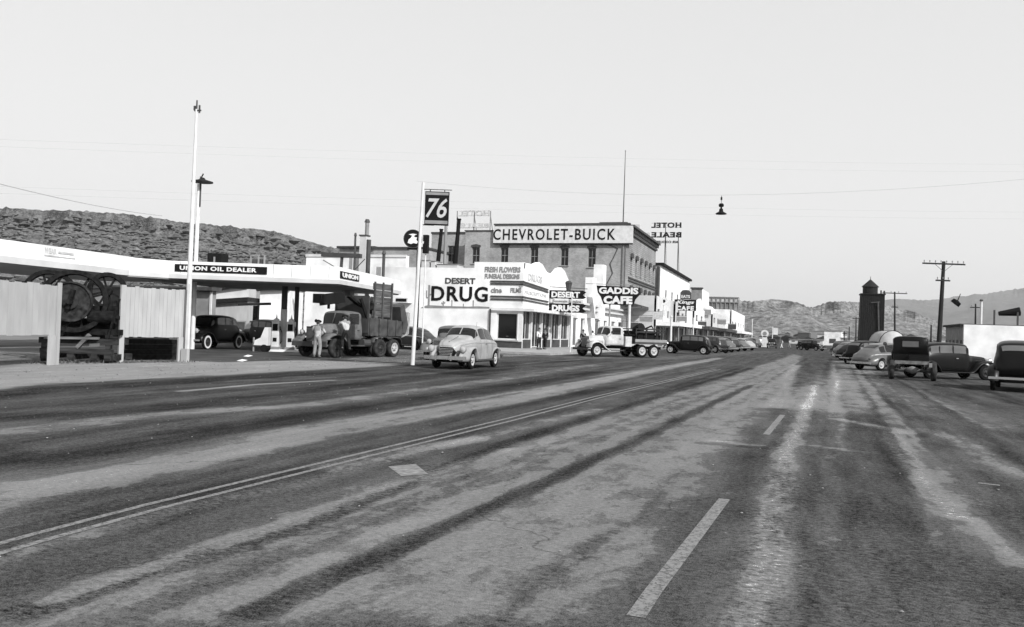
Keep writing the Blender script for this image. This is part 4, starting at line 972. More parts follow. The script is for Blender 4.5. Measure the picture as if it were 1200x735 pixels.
spoked(87, 353, 28.9, 1.06, .3, .68); spoked(126, 341, 30.4, .66, .26, 0); spoked(58, 346, 30.2, .9, .22, 0)
obj('housing', MB().box(-1.1, .2, .35, 1.1, .8, 1.5).prism([(.75,.9),(1.12,.9),(1.12,2.1),(1.0,2.3),(.85,1.9)], 'y', .5, .9), RUST, eng)
obj('boiler_bed', MB().box(.05, .98, .2, 1.0, .95, 1.95).box(.15, 1.2, -.1, .3, .95, 1.15), RUST, eng)
obj('cylinder', MB().cyl((.2,-.05,1.55), (1.1,-.05,1.55), .22, .22, 16).cyl((1.1,-.05,1.55), (1.2,-.05,1.55), .08, .08, 8).cyl((.75,.4,1.9), (.75,.4,2.15), .2, .14, 12), RUST, eng)
mb = MB(); rr = random.Random(2)
obj('skid', MB().box(-1.35, 1.25, -.35, -.1, .62, .82), OLDWOOD, eng); obj('skid', MB().box(-1.3, 1.2, .5, .75, .62, .82), OLDWOOD, eng)
obj('sleeper', MB().box(-1.25, 1.15, -.45, -.2, .3, .46), OLDWOOD, eng)
for x in (-1.1, -.2, .6, 1.05): obj('sleeper', MB().box(x-.1, x+.1, -.5, 1.2, .1, .3), OLDWOOD, eng)
for x in (-1.15, 1.0): obj('leg', MB().box(x-.08, x+.08, -.4, -.2, 0, .62), OLDWOOD, eng)
obj('brace', MB().bar((.0,-.42,.5), (.4,-.42,.95), .12).bar((-1.1,-.42,.8), (.7,-.42,.84), .16, .08).bar((.45,-.46,.6), (.75,-.46,.62), .1), mat('bare_timber', .12, .9, .25, 4, stretch=(.4,3,3)), eng)
obj_each('lever', MB().bar((.95,-.3,.8), (1.3,-.3,2.2), .06).bar((-.5,-.5,.9), (-.2,-.5,1.5), .05), RUST, eng)
for k in range(14):
    p = gr(55+rr.random()*170, 423); s = rr.uniform(.05, .16)
mb = MB()
for k in range(1500):
    t = rr.random(); p = at(50, 400, 27.5).lerp(at(218, 400, 31.8), t); x, y = p.x+rr.uniform(-.5, .5), p.y+rr.uniform(-.6, .5); h = rr.uniform(.03, .15)*rr.random(); a = rr.random()*3.14; c, s = cos(a)*.03, sin(a)*.03; dx, dy = rr.uniform(-.1,.1), rr.uniform(-.1,.1)
    mb.add([(x-c,y-s,0),(x+c,y+s,0),(x+dx,y+dy,h)], [(0,1,2)])
tag(obj('dry_grass', mb, mat('dry_weeds', .09, .9, .4, 4)), 'dry weeds along the foot of the board fences', 'weeds', kind='stuff')
q0 = at(150, 400, 31.5); q1 = at(212, 400, 33.2)  # dark layers added in place of the shade under the fence boards
o = thing('shade_fill', 'low dark layers added as shade behind the wide board fence', 'dark fill', (q0.x, q0.y, 0), math.atan2(q1.y-q0.y, q1.x-q0.x)); Lq = math.hypot(q1.x-q0.x, q1.y-q0.y)
for k in range(4): obj('dark fill', MB().box(.02*k, Lq-.05*k, .02*(k % 2), .3, .2*k+.002, .2*k+.19), RUST, o)
# tall pole with fixture
def on_ground(px, D): p = at(px, 400, D); return Vector((p.x, p.y, 0))
b = on_ground(219, 33); t = at(226, 128, 33)
o = thing('white_mast', 'tallest white tapering pole with small fitting at its top', 'pole', b); d = t-b; d = Vector((d.x*.2, d.y*.2, t.z))
obj('shaft', MB().cyl((0,0,0), (0,0,t.z), .115, .05, 12), WHITE2, o)
obj('fitting', MB().cyl((0,0,t.z), (0,0,t.z+.35), .035, .03, 6).obox((.05,0,t.z-.05), (.3,.06,.05)).obox((.13,0,t.z), (.05,.05,.3)).obox((-.08,0,t.z+.05), (.08,.08,.16)), DGREY, o)
b = on_ground(225.5, 45); t = at(231.5, 207, 45)
o = thing('lamp_post', 'second white pole with dark dish lamp shade, beside the tall mast', 'street lamp', b)
obj('shaft', MB().cyl((0,0,0), (0,0,t.z-.4), .12, .09, 12), WHITE2, o); zl_ = at(235, 213, 45).z
obj('shade', MB().lathe([(.0,.22),(.1,.2),(.18,.1),(.55,.0),(.55,-.05),(.0,-.1)], 18, (.2,0,zl_)), SIGNDARK, o); obj('bracket', MB().cyl((.1,0,t.z-1.6), (.1,0,t.z), .05, .05, 8).bar((.1,0,t.z-.1), (.25,0,t.z+.15), .05), DGREY, o)
# white pole with 76 sign
b = on_ground(484.5, 35.5); t = at(496, 214, 35.5)
o = thing('sign_pole', 'white pole carrying a dark square 76 sign', 'sign', b)
lean = Vector((.16, .05, 0)); top = Vector((lean.x, lean.y, t.z))
obj('shaft', MB().cyl((0,0,0), top, .085, .06, 12), WHITE2, o)
c0 = at(497.5, 226, 35.5)-b; c1 = at(527, 264, 35.5)-b
nv = (-F_); q = Matrix((R_, F_, U_)).transposed(); ctr = (at(512, 244.5, 35.5)-b)
hw, hh = .50, .70
sg = obj('sign_face', MB().obox(ctr, (2*hw, .14, 2*hh), q), SIGNBLACK, o)
obj('face_band', MB().obox(ctr-F_*.073+U_*(hh-.09), (2*hw-.06, .01, .11), q).obox(ctr-F_*.073-U_*(hh-.12), (2*hw-.06, .01, .14), q), GREY, o)
letter('76', ctr-F_*.075-R_*.45-U_*.40, R_, -F_, .88, .82, mat('sign_numeral', .4, .6, .05, 3), o, depth=.02, bold=.012, shear=.25)
obj('bracket', MB().bar(ctr+U_*(hh+.09)-R_*.56, ctr+U_*(hh+.09)+R_*.6, .03).bar(ctr+U_*hh-R_*.3, ctr+U_*(hh+.09)-R_*.3, .03).bar(ctr+U_*hh+R_*.3, ctr+U_*(hh+.09)+R_*.3, .03).bar(ctr-U_*hh-R_*.56, ctr-U_*hh-R_*.1, .04), DGREY, o)
p = on_ground(517.8, 77); z = at(518.5, 262, 77).z; o = thing('grey_post', 'weathered grey post rising behind the 76 sign', 'post', p); obj('shaft', MB().cyl((0,0,0), (0,0,z), .17, .14, 10), WORN2, o); obj('cap', MB().cyl((0,0,z), (0,0,z+.1), .17, .17, 10), GREY, o)
# round sign
p = on_ground(487, 60); z = at(479.5, 280, 60).z; o = thing('round_sign', 'round dark sign with a white figure, on a black post left of the 76 sign', 'sign', p)
c = Vector((-.45*.95, -.45*.3, z)); obj('disc', MB().lathe([(0,0),(.62,0),(.62,.14),(0,.14)], 28, c, -F_), SIGNBLACK, o)
obj('rim', MB().lathe([(.62,-.01),(.66,-.01),(.66,.15),(.62,.15)], 28, c, -F_), DGREY, o)
e = [(-.35,-.3),(-.1,-.38),(.05,-.3),(.3,-.34),(.36,-.2),(.25,-.05),(.3,.1),(.1,.12),(.12,.25),(.3,.32),(.0,.36),(-.3,.3),(-.05,.22),(-.15,.05),(-.28,-.05)]
mb = MB(); n = len(e); f0 = [c-F_*.145+R_*a+U_*b_ for a, b_ in e]; f1 = [v-F_*.02 for v in f0]
mb.add(f0+f1, [(i, (i+1) % n, n+(i+1) % n, n+i) for i in range(n)]+[tuple(range(n, 2*n))]); obj('emblem', mb, LETW, o)
obj('post', MB().box(-.12, .12, -.1, .1, 0, z-.3).bar((0,0,z-.7), (-.8,-.25,z-.7), .12), SIGNBLACK, o)
# dark box on the white pole level (transformer)
p = on_ground(495, 58); z = at(495, 284, 58).z; o = thing('switch_box', 'narrow black box on a thin post beside the white sign pole', 'box', p); obj('case', MB().box(-.17,.17,-.15,.15,z-.75,z+.5), SIGNBLACK, o); obj('latch', MB().box(-.2,-.1,-.19,-.151,z-.1,z+.05), LETW, o); obj('post', MB().cyl((0,0,0), (0,0,z-.7), .05, .05, 8), WHITE2, o)

# --- white street lamp posts along the kerb
for px, pyt, pyb, D, lb_ in ((668.5, 345, 412, 62, 'slim white kerbside post in front of the drug store'), (736.5, 357, 414, 66, 'white kerbside post right under the flared black cafe sign'), (786, 372, 402, 84, 'white kerbside post behind the black sedan'), (812, 374, 402, 105, 'farthest thin white kerbside post')):
    b = on_ground(px, D); b.z = .0; z = at(px, pyt, D).z; o = thing('kerb_post', lb_, 'post', b, 0, 'white posts along the kerb'); r = .07 if D > 62 else .05
    if px == 736.5: r = .13
    if px == 786: r = .11
    obj('shaft', MB().cyl((0,0,0), (0,0,z), r, r*.8, 8), WHITE2, o); obj('cap', MB().lathe([(r,0),(r*1.3,.06),(0,.2)], 8, (0,0,z)), WHITE2, o)

# --- right side --------------------------------------------------------------------------------
def util_pole(px0, px1, pyt, D, arms, lb_, r=.16):
    b = on_ground(px0, D); t = at(px1, pyt, D); top = Vector((t.x-b.x, t.y-b.y, t.z)); o = thing('utility_pole', lb_, 'utility pole', b, 0, 'utility poles on the right')
    obj('shaft', MB().cyl((0,0,0), top, r, r*.65, 10), POLEWOOD, o)
    for py, w, npins in arms:
        z = at(px1, py, D).z; c = Vector((top.x*z/top.z, top.y*z/top.z-.12, z)); a = MB().bar(c-R_*w/2, c+R_*w/2, .1, .13); am = obj('crossarm', a, POLEWOOD, o)
        for k in range(npins):
            x = -w/2+.15+(w-.3)*k/max(1, npins-1); q_ = c+R_*x
            obj('insulator', MB().cyl(q_+U_*.05, q_+U_*.16, .02, .02, 6).lathe([(.0,.16),(.05,.16),(.05,.24),(.03,.3),(0,.3)], 8, q_), GREY, am)
        if npins > 4: obj('brace', MB().bar(c-R_*w*.22, c-U_*.7, .03).bar(c+R_*w*.22, c-U_*.7, .03), DGREY, am)
    return o
util_pole(1099.5, 1106, 306.5, 75, [(309.5, 3.75, 8), (329, 1.25, 3)], 'nearest tall utility pole with long upper crossarm, behind the stripped truck', .22)
util_pole(1049, 1048.5, 342, 128, [(343.8, 3.7, 4), (360, 1.0, 2)], 'utility pole right of the dark tower')
for px, top, D, arms, l in ((1003, 372, 165, [(373.2, 1.4, 2)], 'thin utility pole just left of the dark tower'), (995, 383, 190, [], 'short bare pole, second from the dark tower'), (989.3, 388, 210, [(391, 1.2, 2)], 'farthest short pole at the left of the pole group'),
    (1091, 381, 120, [], 'short bare pole left of the tall crossarm pole'), (1143, 356, 110, [(360.5, 1.4, 2)], 'utility pole rising behind the white wall at right'), (866, 372, 230, [(374, 1.6, 2)], 'thin dark pole at the far left end of the shops')):
    util_pole(px, px+.3, top, D, arms, l, .14)
b = on_ground(1149, 78); z = at(1149, 353, 78).z; o = thing('white_chimney_pipe', 'white pipe standing behind the white wall at right', 'pipe', b); obj('shaft', MB().cyl((0,0,0), (0,0,z), .12, .1, 10), WHITE2, o); obj('cap', MB().cyl((0,0,z), (0,0,z+.15), .16, .13, 10), DGREY, o)
# white stucco building
RX = 14.0; RY = yx(1129.3, RX, 400); RE = yx(1108, RX, 400); RZ = onY(1130, 381, RY)[1]
rb = thing('stucco_building', 'low white stucco building with shaded dark side at the right edge', 'building', (RX, RY, 0))
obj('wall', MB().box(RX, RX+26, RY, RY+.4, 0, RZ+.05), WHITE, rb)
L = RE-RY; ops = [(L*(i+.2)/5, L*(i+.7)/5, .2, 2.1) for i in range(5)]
obj('side_wall', MB().wall((RX, RE, 0), -EY, -EX, L-.41, RZ-.05, [(max(.1,L-b-.4), L-a-.4, c, d) for a, b, c, d in ops], t=.3), GREYWALL, rb)  # white stucco's shaded side: the shade is put into a darker grey
for a, b, c, d in ops: window_at(rb, (RX, RE-(max(.1,L-b-.4)), c), -EY, -EX, (b-a), d-c, GREY, GLASS, (1,2), .1, .12, sill=False)
obj('roof', MB().box(RX-.25, RX+26, RY+.42, RE+.2, RZ-.05, RZ+.12), ROOFING, rb)
for c in rb.children: shift_child(c, rb)
for xk, h, lb_ in ((xy(1168, RY+6), 1.6, 'black roof tank on the white stucco building'),):
    o = thing('roof_tank', lb_, 'tank', (xk, RY+6, RZ)); obj('stand', MB().box(-.3,-.15,0,.1,0,h).box(1.6,1.75,0,.1,0,h*.9), DGREY, o); obj('vessel', MB().cyl((.2,.4,h*.8), (1.9,.4,h*.95), .2, .42, 14), SIGNBLACK, o); obj('base', MB().box(-.9, 3, -.2, 1, 0.0, .18), SIGNBLACK, o)
# dark tower
TY = 215.0
def tq(px, py): return onY(px, py, TY)
xa, zt = tq(1009.5, 345); xb, _ = tq(1037, 347)
tw = thing('wooden_tower', 'tall dark wooden water tower with peaked cupola', 'tower', ((xa+xb)/2, TY, 0)); w = (xb-xa); cxm = (xa+xb)/2
obj('shaft', MB().loft([[(-w*.56,0,0),(w*.5,0,0),(w*.5,w,0),(-w*.56,w,0)], [(-w*.5,0,zt),(w*.5,0,zt),(w*.5,w,zt),(-w*.5,w,zt)]]), TIMBERD, tw)
mb = MB()
for k in range(12):
    x = -w*.5+(k+.5)*w/12; mb.box(x-.03, x+.03, -.08, -.003, .1, zt-.1)
obj('batten', mb, SIGNDARK, tw)
obj('deck', MB().box(-w*.54, w*.54, -.25, w+.2, zt, zt+.25), TIMBERD, tw)
cx0, cz = tq(1012, 335.5); cx1, _ = tq(1030, 335.5); r = (cx1-cx0)/2; cc = (cx0+cx1)/2-cxm
pk = tq(1021, 327)[1]
obj('tank', MB().lathe([(0,zt+.2),(r,zt+.2),(r,cz),(0,cz)], 24, (cc, w/2, 0)), TIMBERD, tw); obj('tank_roof', MB().lathe([(r*1.15,cz-.05),(r*1.12,cz+.1),(.15,pk),(0,pk)], 24, (cc, w/2, 0)), SIGNDARK, tw); obj('finial', MB().cyl((cc,w/2,pk-.1), (cc,w/2,pk+.8), .09, .03, 6), SIGNDARK, tw)
obj('spout', MB().bar((w*.22,-.3,zt-1.6), (w*.3,-.3,2.0), .3).bar((-.4,-.35,zt-1.9), (w*.3,-.35,zt-1.7), .18), mat('spout_metal', .06, .7, .2, 3), tw)
obj('railing', MB().box(w*.3, w*.36, -.2, 0, zt+.25, zt+1).box(w*.44, w*.5, -.2, 0, zt+.25, zt+.9), SIGNDARK, tw)

# --- far end of the street
rr = random.Random(9)
def block(px0, px1, py0, D, m, lb_, depth=10, cat='building', peak=0):
    a = at(px0, py0, D); b = at(px1, py0, D); w = (b-a).length; z = at((px0+px1)/2, py0, D).z
    o = thing('far_building', lb_, cat, (a.x, a.y, 0), -.1)
    if peak: obj('wall', MB().box(0, w, 0, depth, 0, z-peak), m, o); obj('roof', MB().prism([(-.3,z-peak),(w+.3,z-peak),(w*.5,z)], 'y', -.3, depth+.3), GREY, o)
    else: obj('wall', MB().box(0, w, 0, depth, 0, z), m, o); obj('roof', MB().box(-.3, w+.3, -.3, depth+.3, z, z+.3), GREYWALL, o)
    n = max(1, int(w/3.2))
    for k in range(n): obj('window', MB().box(w*(k+.3)/n, w*(k+.68)/n, -.06, -.004, .9, min(2.6, z-peak-.5)), DGREY, o)
    return o
far = [(966, 985, 388, 330, WHITE, 'white two-part building left of the dark tower'), (985, 1008, 397, 300, CREAM, 'long low pale building behind the short poles'), (958, 975, 392, 420, CREAM, 'small cream block near the end of the street'),
 (925, 962, 398.5, 380, CREAM, 'broad low building across the end of the street'), (870, 888, 396, 300, WHITE, 'small white stall beside the lollipop sign'), (905, 925, 392, 520, GREYWALL, 'grey house in the distance left of the road end'), (935, 948, 390, 600, DGREY, 'dark roofed house below the left mesa'),
 (948, 966, 388, 700, GREYWALL, 'far grey house under the saddle'), (890, 906, 389, 560, GREYWALL, 'far grey shed left of the road end'), (1058, 1085, 398, 260, CREAM, 'pale low building between the tower and the nearest tall pole'), (1040, 1056, 399, 330, GREYWALL, 'low grey shed right of the tower')]
for f in far: block(f[0], f[1], f[2], f[3], f[4], f[5])
for i, (px, py, D) in enumerate(((893,392,640),(912,396,450),(920,389,760),(931,393,620),(957,397,400),(975,393,560),(984,390,700),(1062,394,520),(1075,391,640),(1098,396,420),(900,398,330),(942,398,450))):
    a = at(px, py, D); w = rr.uniform(4, 9); z = max(2.4, min(a.z, 7)); h = thing('far_house', 'tiny low house scattered over the far plain', 'house', (a.x, a.y, 0), rr.uniform(-.4, .4), 'tiny houses over the far plain'); m = rr.choice((CREAM, WHITE, GREYWALL, DGREY))
    obj('wall', MB().box(0, w, 0, 5, 0, z), m, h); obj('roof', MB().prism([(-.4,z),(w+.4,z),(w*.5,z+1.4)], 'y', -.4, 5.4), rr.choice((DGREY, GREY, ROOFING)), h)
for i, (px, pyt, pyb, D, w, m, lb_) in enumerate(((757,371,377,100,1.5,GREY,'small grey board sign hanging below the dark awning'),(770,366,374,108,1.3,LETG,'small pale square sign left of the round disc sign'),(796,371,376,125,2.2,GREY,'long grey board sign under the script cafe sign'),(822,377,383,140,1.6,DGREY,'small dark sign near the curved parapet'),(845,375,380,160,1.8,GREY,'small grey sign below the lattice billboard'),(858,380,386,170,1.6,DGREY,'small dark sign before the white corner shop'),(743,378,386,95,1.0,DGREY,'narrow dark sign on the hotel shop front'),(828,363,369,150,1.6,GREY,'grey plate sign beside the globe ornament'))):
    a = at(px, pyt, D); b = at(px, pyb, D); h_ = a.z-b.z
    o = thing('hanging_sign', lb_, 'sign', (a.x, a.y, b.z)); obj('panel', MB().box(-w/2, w/2, 0, .12, 0, h_), m, o); obj('border', MB().box(-w/2-.05, w/2+.05, .02, .1, -.05, -.001).box(-w/2-.05, w/2+.05, .02, .1, h_+.001, h_+.05), WHITE2, o)
    obj('bracket', MB().bar((-w/2-1.5, .06, h_+.12), (w/2, .06, h_+.12), .05), DGREY, o)
# pale lollipop sign and others at road end
p = on_ground(896, 170); z = at(895.5, 391, 170).z; o = thing('round_sign', 'white lollipop-shaped filling station sign at the far end of the left row', 'sign', p)
obj('disc', MB().lathe([(0,0),(.75,0),(.75,.2),(0,.2)], 20, (0,0,z), (0,-1,0)), WHITE2, o); obj('centre', MB().lathe([(0,.0),(.4,.0),(.4,.02),(0,.02)], 16, (0,-.205,z), (0,-1,0)), GREY, o); obj('stem', MB().prism([(-.9,0),(.9,0),(.35,z-.5),(-.35,z-.5)], 'y', -.2, .2), WHITE2, o)
p = on_ground(905, 185); z = at(905, 383, 185).z; o = thing('flag_sign', 'pale rectangular sign on a post beside the lollipop sign', 'sign', p); obj('post', MB().cyl((0,0,0), (0,0,z), .1, .08, 8), WHITE2, o); obj('panel', MB().box(.1, 1.1, -.05, .05, z-1.7, z-.3), WHITE2, o)
p = on_ground(881, 165); z = at(880.5, 374, 165).z; o = thing('street_sign', 'thin tall white post at the end of the left shop row', 'post', p); obj('post', MB().cyl((0,0,0), (0,0,z), .09, .07, 8), WHITE2, o); obj('arm', MB().box(-.9,.0,-.05,.05,z-.9,z-.5), GREY, o)

# --- overhead wires and hanging street lamp
def wire(px0, py0, d0, px1, py1, d1, sag, lb_, r=.012):
    a = at(px0, py0, d0); b = at(px1, py1, d1); pts = []
    for i in range(25):
        t = i/24; p = a.lerp(b, t); p.z -= sag*4*t*(1-t); pts.append(p)
    return tag(obj('overhead_wire', MB().tube(pts, r, 5), WIREM), lb_, 'wire', 'overhead wires')
for i, (y0, y1, s, l) in enumerate(((166, 168, .5, 'uppermost faint wire crossing the whole sky'), (174, 176, .6, 'second faint wire from the top of the sky'), (221, 224, .5, 'faint wire crossing at the 76 sign height'), (229, 232, .5, 'lowest long faint wire crossing the sky'))):
    wire(-150, y0-8, 52, 1330, y1+25, 95, s, l, .005)
wire(-60, 200, 60, 190, 253, 110, .4, 'dark slanting cable at the left over the rocky hill', .03)
hl = at(845, 249, 48); o = thing('hanging_lamp', 'dark street lamp hanging in mid air over the street', 'street lamp', hl)
obj('shade', MB().lathe([(.0,.22),(.1,.2),(.12,.05),(.3,-.06),(.31,-.1),(.0,-.08)], 20), SIGNBLACK, o); obj('insulator', MB().lathe([(0,.3),(.13,.32),(.15,.42),(.1,.5),(0,.5)], 12).cyl((0,0,.2), (0,0,.34), .05, .05, 8).cyl((0,0,.7), (0,0,.86), .05, .05, 8), SIGNBLACK, o); obj('hanger', MB().cyl((0,0,.4), (0,0,.95), .012, .012, 6), DGREY, o)
a = Vector((-22.5, hl.y-1, hl.z+2.0)); b = Vector((16, hl.y+1, hl.z+2.2)); pts = []
for i in range(25): t = i/24; q_ = a.lerp(b, t); q_.z -= 1.15*4*t*(1-t)*.98; pts.append(q_)
mb = MB().tube(pts, .006, 4); tag(obj('span_wire', mb, WIREM), 'thin span wire that carries the hanging street lamp', 'wire')
hl = at(1122, 353, 40); o = thing('hanging_lamp', 'small dark crescent-like lamp against the far mountains', 'street lamp', hl); obj('shade', MB().lathe([(0,.1),(.4,.0),(.45,-.35),(.38,-.35),(.3,-.05),(0,.0)], 14, axis=(.6,-.2,.75)), SIGNBLACK, o); obj('hanger', MB().cyl((0,0,0), (.25,0,.7), .05, .03, 6), SIGNBLACK, o)
o.scale = (.5,)*3
for (x_, y_), lb_ in (((290, 418.5), 'scrap of white paper on the forecourt, farther one'), ((283, 424), 'scrap of white paper on the forecourt edge, nearer one')):
    p = gr(x_, y_); tag(obj('litter', MB().add([(p.x-.16,p.y-.1,.03),(p.x+.14,p.y-.14,.02),(p.x+.2,p.y+.12,.07),(p.x-.02,p.y+.05,.1),(p.x-.12,p.y+.16,.03)], [(0,1,3),(1,2,3),(0,3,4)]), LETW), lb_, 'litter')
mb = MB(); rr = random.Random(12)
for k in range(1700):
    u = rr.random(); x = -16.2-rr.random()**1.5*5.0+rr.gauss(0, .3) if k % 3 else rr.uniform(-15, 9); y = 3+60*u**1.3 if k % 3 else 3+35*u**1.4; sz = rr.uniform(.008, .035)*(1 if k % 3 else .5)
    mb.add([(x+v[0]*sz, y+v[1]*sz, .012+v[2]*sz*.7+sz*.3) for v in ico], icf)
tag(obj('gravel', mb, mat('loose_gravel', .2, .95, .4, 9)), 'loose gravel and small stones scattered along the roadside', 'gravel', kind='stuff')

# ================================================================== vehicles (local +X is forward, ground at z=0)
def crom(a, b, c, d, t): return .5*((2*b)+(-a+c)*t+(2*a-5*b+4*c-d)*t*t+(-a+3*b-3*c+d)*t*t*t)
class Body:
    """car body surface from stations (x, zbottom, half width at belt, z belt, half width roof, z top), front to rear"""
    def __init__(s, st): s.st = sorted(st); s.xs = [q[0] for q in s.st]
    def par(s, x):
        st = s.st; n = len(st); i = 0
        while i < n-2 and x > s.xs[i+1]: i += 1
        t = (x-s.xs[i])/(s.xs[i+1]-s.xs[i]); t = min(1, max(0, t))
        g = lambda k: st[min(n-1, max(0, k))]
        out = []
        for j in range(1, 6):
            v = crom(g(i-1)[j], g(i)[j], g(i+1)[j], g(i+2)[j], t); lo, hi = min(g(i)[j], g(i+1)[j]), max(g(i)[j], g(i+1)[j])
            out.append(min(hi+.02, max(lo-.02, v)))
        return out
    def half(s, x):
        zb, wb, zl, wt, zt = s.par(x)
        h = zt-zl
        return [(0,zb),(wb*.8,zb),(wb*.97,zb+.06),(wb,zb+(zl-zb)*.5),(wb*.98,zl),(wt+(wb*.98-wt)*.42,zl+.42*h),(wt+.02,zl+.80*h),(wt*.72,zl+.965*h),(0,zt)]
    def S(s, x, t, side=1):
        P = s.half(x); n = len(P); i = min(n-2, int(t)); f = t-i; g = lambda k: P[min(n-1, max(0, k))]
        y = crom(g(i-1)[0], g(i)[0], g(i+1)[0], g(i+2)[0] if i+2 < n else -P[n-2][0], f); z = crom(g(i-1)[1], g(i)[1], g(i+1)[1], g(i+2)[1] if i+2 < n else P[n-2][1], f)
        if i == 0: y = g(0)[0]+(g(1)[0]-g(0)[0])*f; z = g(0)[1]
        return Vector((x, side*max(0, y), z))
    def mesh(s, nx=34, nt=26):
        rings = []; x0, x1 = s.xs[0], s.xs[-1]
        for k in range(nx+1):
            u = .5-.5*cos(pi*k/nx); u = .5*u+.5*k/nx; x = x0+(x1-x0)*u; r = []
            for j in range(nt): r.append(s.S(x, 8*j/(nt-1), 1))
            for j in range(nt-2, 0, -1): r.append(s.S(x, 8*j/(nt-1), -1))
            rings.append(r)
        return MB().loft(rings)
    def patch(s, xa, xb, ta, tb, side, off=.012, n=5, m=4, both=False):
        mb = MB(); vs = []
        cols = [(xa+(xb-xa)*i/n) for i in range(n+1)]
        if both:
            tt = [(ta+(8-ta)*j/m, 1) for j in range(m+1)]+[(8-(8-ta)*j/m, -1) for j in range(1, m+1)]
        else: tt = [(ta+(tb-ta)*j/m, side) for j in range(m+1)]
        e = .02
        for x in cols:
            for t, sd in tt:
                p = s.S(x, t, sd); dx = (s.S(x+e, t, sd)-s.S(x-e, t, sd)); dt = s.S(x, min(8, t+.05), sd)-s.S(x, t-.05, sd)
                nn = dx.cross(dt)*sd
                if nn.length < 1e-9: nn = Vector((0,0,1))
                nn.normalize()
                if (nn.z < 0 and abs(nn.y) < .3): nn = -nn
                if nn.y*sd < -.2: nn = -nn
                vs.append(p+nn*off)
        k = len(tt); fs = [(i*k+j, i*k+j+1, (i+1)*k+j+1, (i+1)*k+j) for i in range(n) for j in range(k-1)]
        return mb.add(vs, fs)
def wheel(parent, x, y, r, w, side, rimm, tyrem=RUBBER, white=False, dual=False):
    t = MB().lathe([(r*.6,-w*.5),(r*.92,-w*.5),(r*.99,-w*.3),(r,0),(r*.99,w*.3),(r*.92,w*.5),(r*.6,w*.5),(r*.6,-w*.5)], 26, (0,0,0), (0,1,0))
    o = obj('wheel', t, tyrem, parent, True); o.location = (x, y, r)
    s = side; q = MB().lathe([(0,.02),(r*.16,.05),(r*.2,.0),(r*.42,-.03),(r*.52,.01),(r*.62,.02),(r*.62,-w*.3),(0,-w*.3)], 22, (0,s*w*.42,0), (0,s,0)); f = obj('rim', q, rimm, o, True)
    h = MB(); 
    for k in range(6): a = k*pi/3; h.cyl((r*.31*cos(a), s*(w*.42-.02), r*.31*sin(a)), (r*.31*cos(a), s*(w*.42+.012), r*.31*sin(a)), r*.05, r*.05, 6)
    tag(obj('lug', h, DGREY, o), kind='stuff')
    if white: obj('white_band', MB().lathe([(r*.63,0),(r*.86,0),(r*.86,.012),(r*.63,.012)], 26, (0,s*w*.5,0), (0,s,0)), WHITE2, o)
    return o
def pontoon(x0, x1, xc, rw, ymid, hw, zt, zb, side, nn=15):
    """rounded fender with a real wheel arch"""
    rings = []
    for k in range(nn):
        u = k/(nn-1); x = x0+(x1-x0)*u; e = sin(pi*u)**.55 if 0 < u < 1 else .0; top = zb+.12+(zt-zb-.12)*max(.12, e); w = hw*max(.3, e**.8 if e > 0 else .3)
        d = abs(x-xc); b = zb
        if d < rw: b = max(zb, rw*.86*0+sqrt(max(0, rw*rw-d*d))+.36)
        b = min(b, top-.03); yi = ymid-hw; yo = yi+2*w
        rings.append([Vector((x, side*q[0], q[1])) for q in ((yi, b), (yi, top-.06), (yi+w*.6, top), (yi+w*1.3, top-.04), (yo-.02, top-(top-b)*.35), (yo, top-(top-b)*.7), (yo-.02, b))])
    return MB().loft(rings)
def sheet_fender(pts, y0, y1, side, th=.035, drop=.09):
    """pressed fender following a side curve, outer edge rolled down"""
    rings = []; n = len(pts); dense_ = []
    for i in range(n-1):
        for k in range(4):
            g = lambda j: pts[min(n-1, max(0, j))]; t = k/4
            dense_.append((crom(g(i-1)[0], g(i)[0], g(i+1)[0], g(i+2)[0], t), crom(g(i-1)[1], g(i)[1], g(i+1)[1], g(i+2)[1], t)))
    dense_.append(pts[-1])
    for i, (x, z) in enumerate(dense_):
        a = dense_[max(0, i-1)]; b = dense_[min(len(dense_)-1, i+1)]; t = Vector((b[0]-a[0], 0, b[1]-a[1])).normalized(); nn = Vector((-t.z, 0, t.x))
        if nn.z < 0 and abs(nn.z) > .2: nn = -nn
        ym = y0+(y1-y0)*.7; r = []
        for y, d in ((y0, 0), (ym, .0), (y1-.02, -drop*.35), (y1, -drop), (y1-.02, -drop), (ym, -th), (y0, -th)): r.append(Vector((x, side*y, z))+nn*d)
        rings.append(r)
    return MB().loft(rings)
ROUND = [(-2.36,.45,.50,.66,.2,.72),(-2.15,.36,.64,.86,.36,.96),(-1.7,.32,.74,.95,.46,1.26),(-1.2,.3,.78,.98,.53,1.49),(-.6,.28,.8,1.0,.56,1.6),(0,.28,.81,1.01,.57,1.63),(.35,.28,.81,1.01,.56,1.58),(.62,.28,.79,1.01,.54,1.44),(.95,.28,.74,1.01,.48,1.17),(1.2,.3,.68,.99,.38,1.11),(1.7,.33,.52,.93,.3,1.04),(2.05,.38,.4,.86,.22,.96),(2.25,.5,.22,.7,.1,.78)]
BOXY = [(-1.95,.6,.52,.8,.34,.88),(-1.8,.45,.64,.98,.46,1.3),(-1.5,.4,.7,1.06,.55,1.62),(-.9,.38,.72,1.08,.6,1.72),(0,.38,.72,1.08,.6,1.74),(.45,.38,.7,1.08,.59,1.70),(.62,.38,.66,1.08,.55,1.62),(.76,.4,.6,1.07,.36,1.19),(.9,.4,.5,1.06,.3,1.16),(1.5,.42,.36,1.0,.22,1.12),(1.86,.45,.28,.95,.18,1.08),(1.92,.5,.2,.9,.14,1.0)]
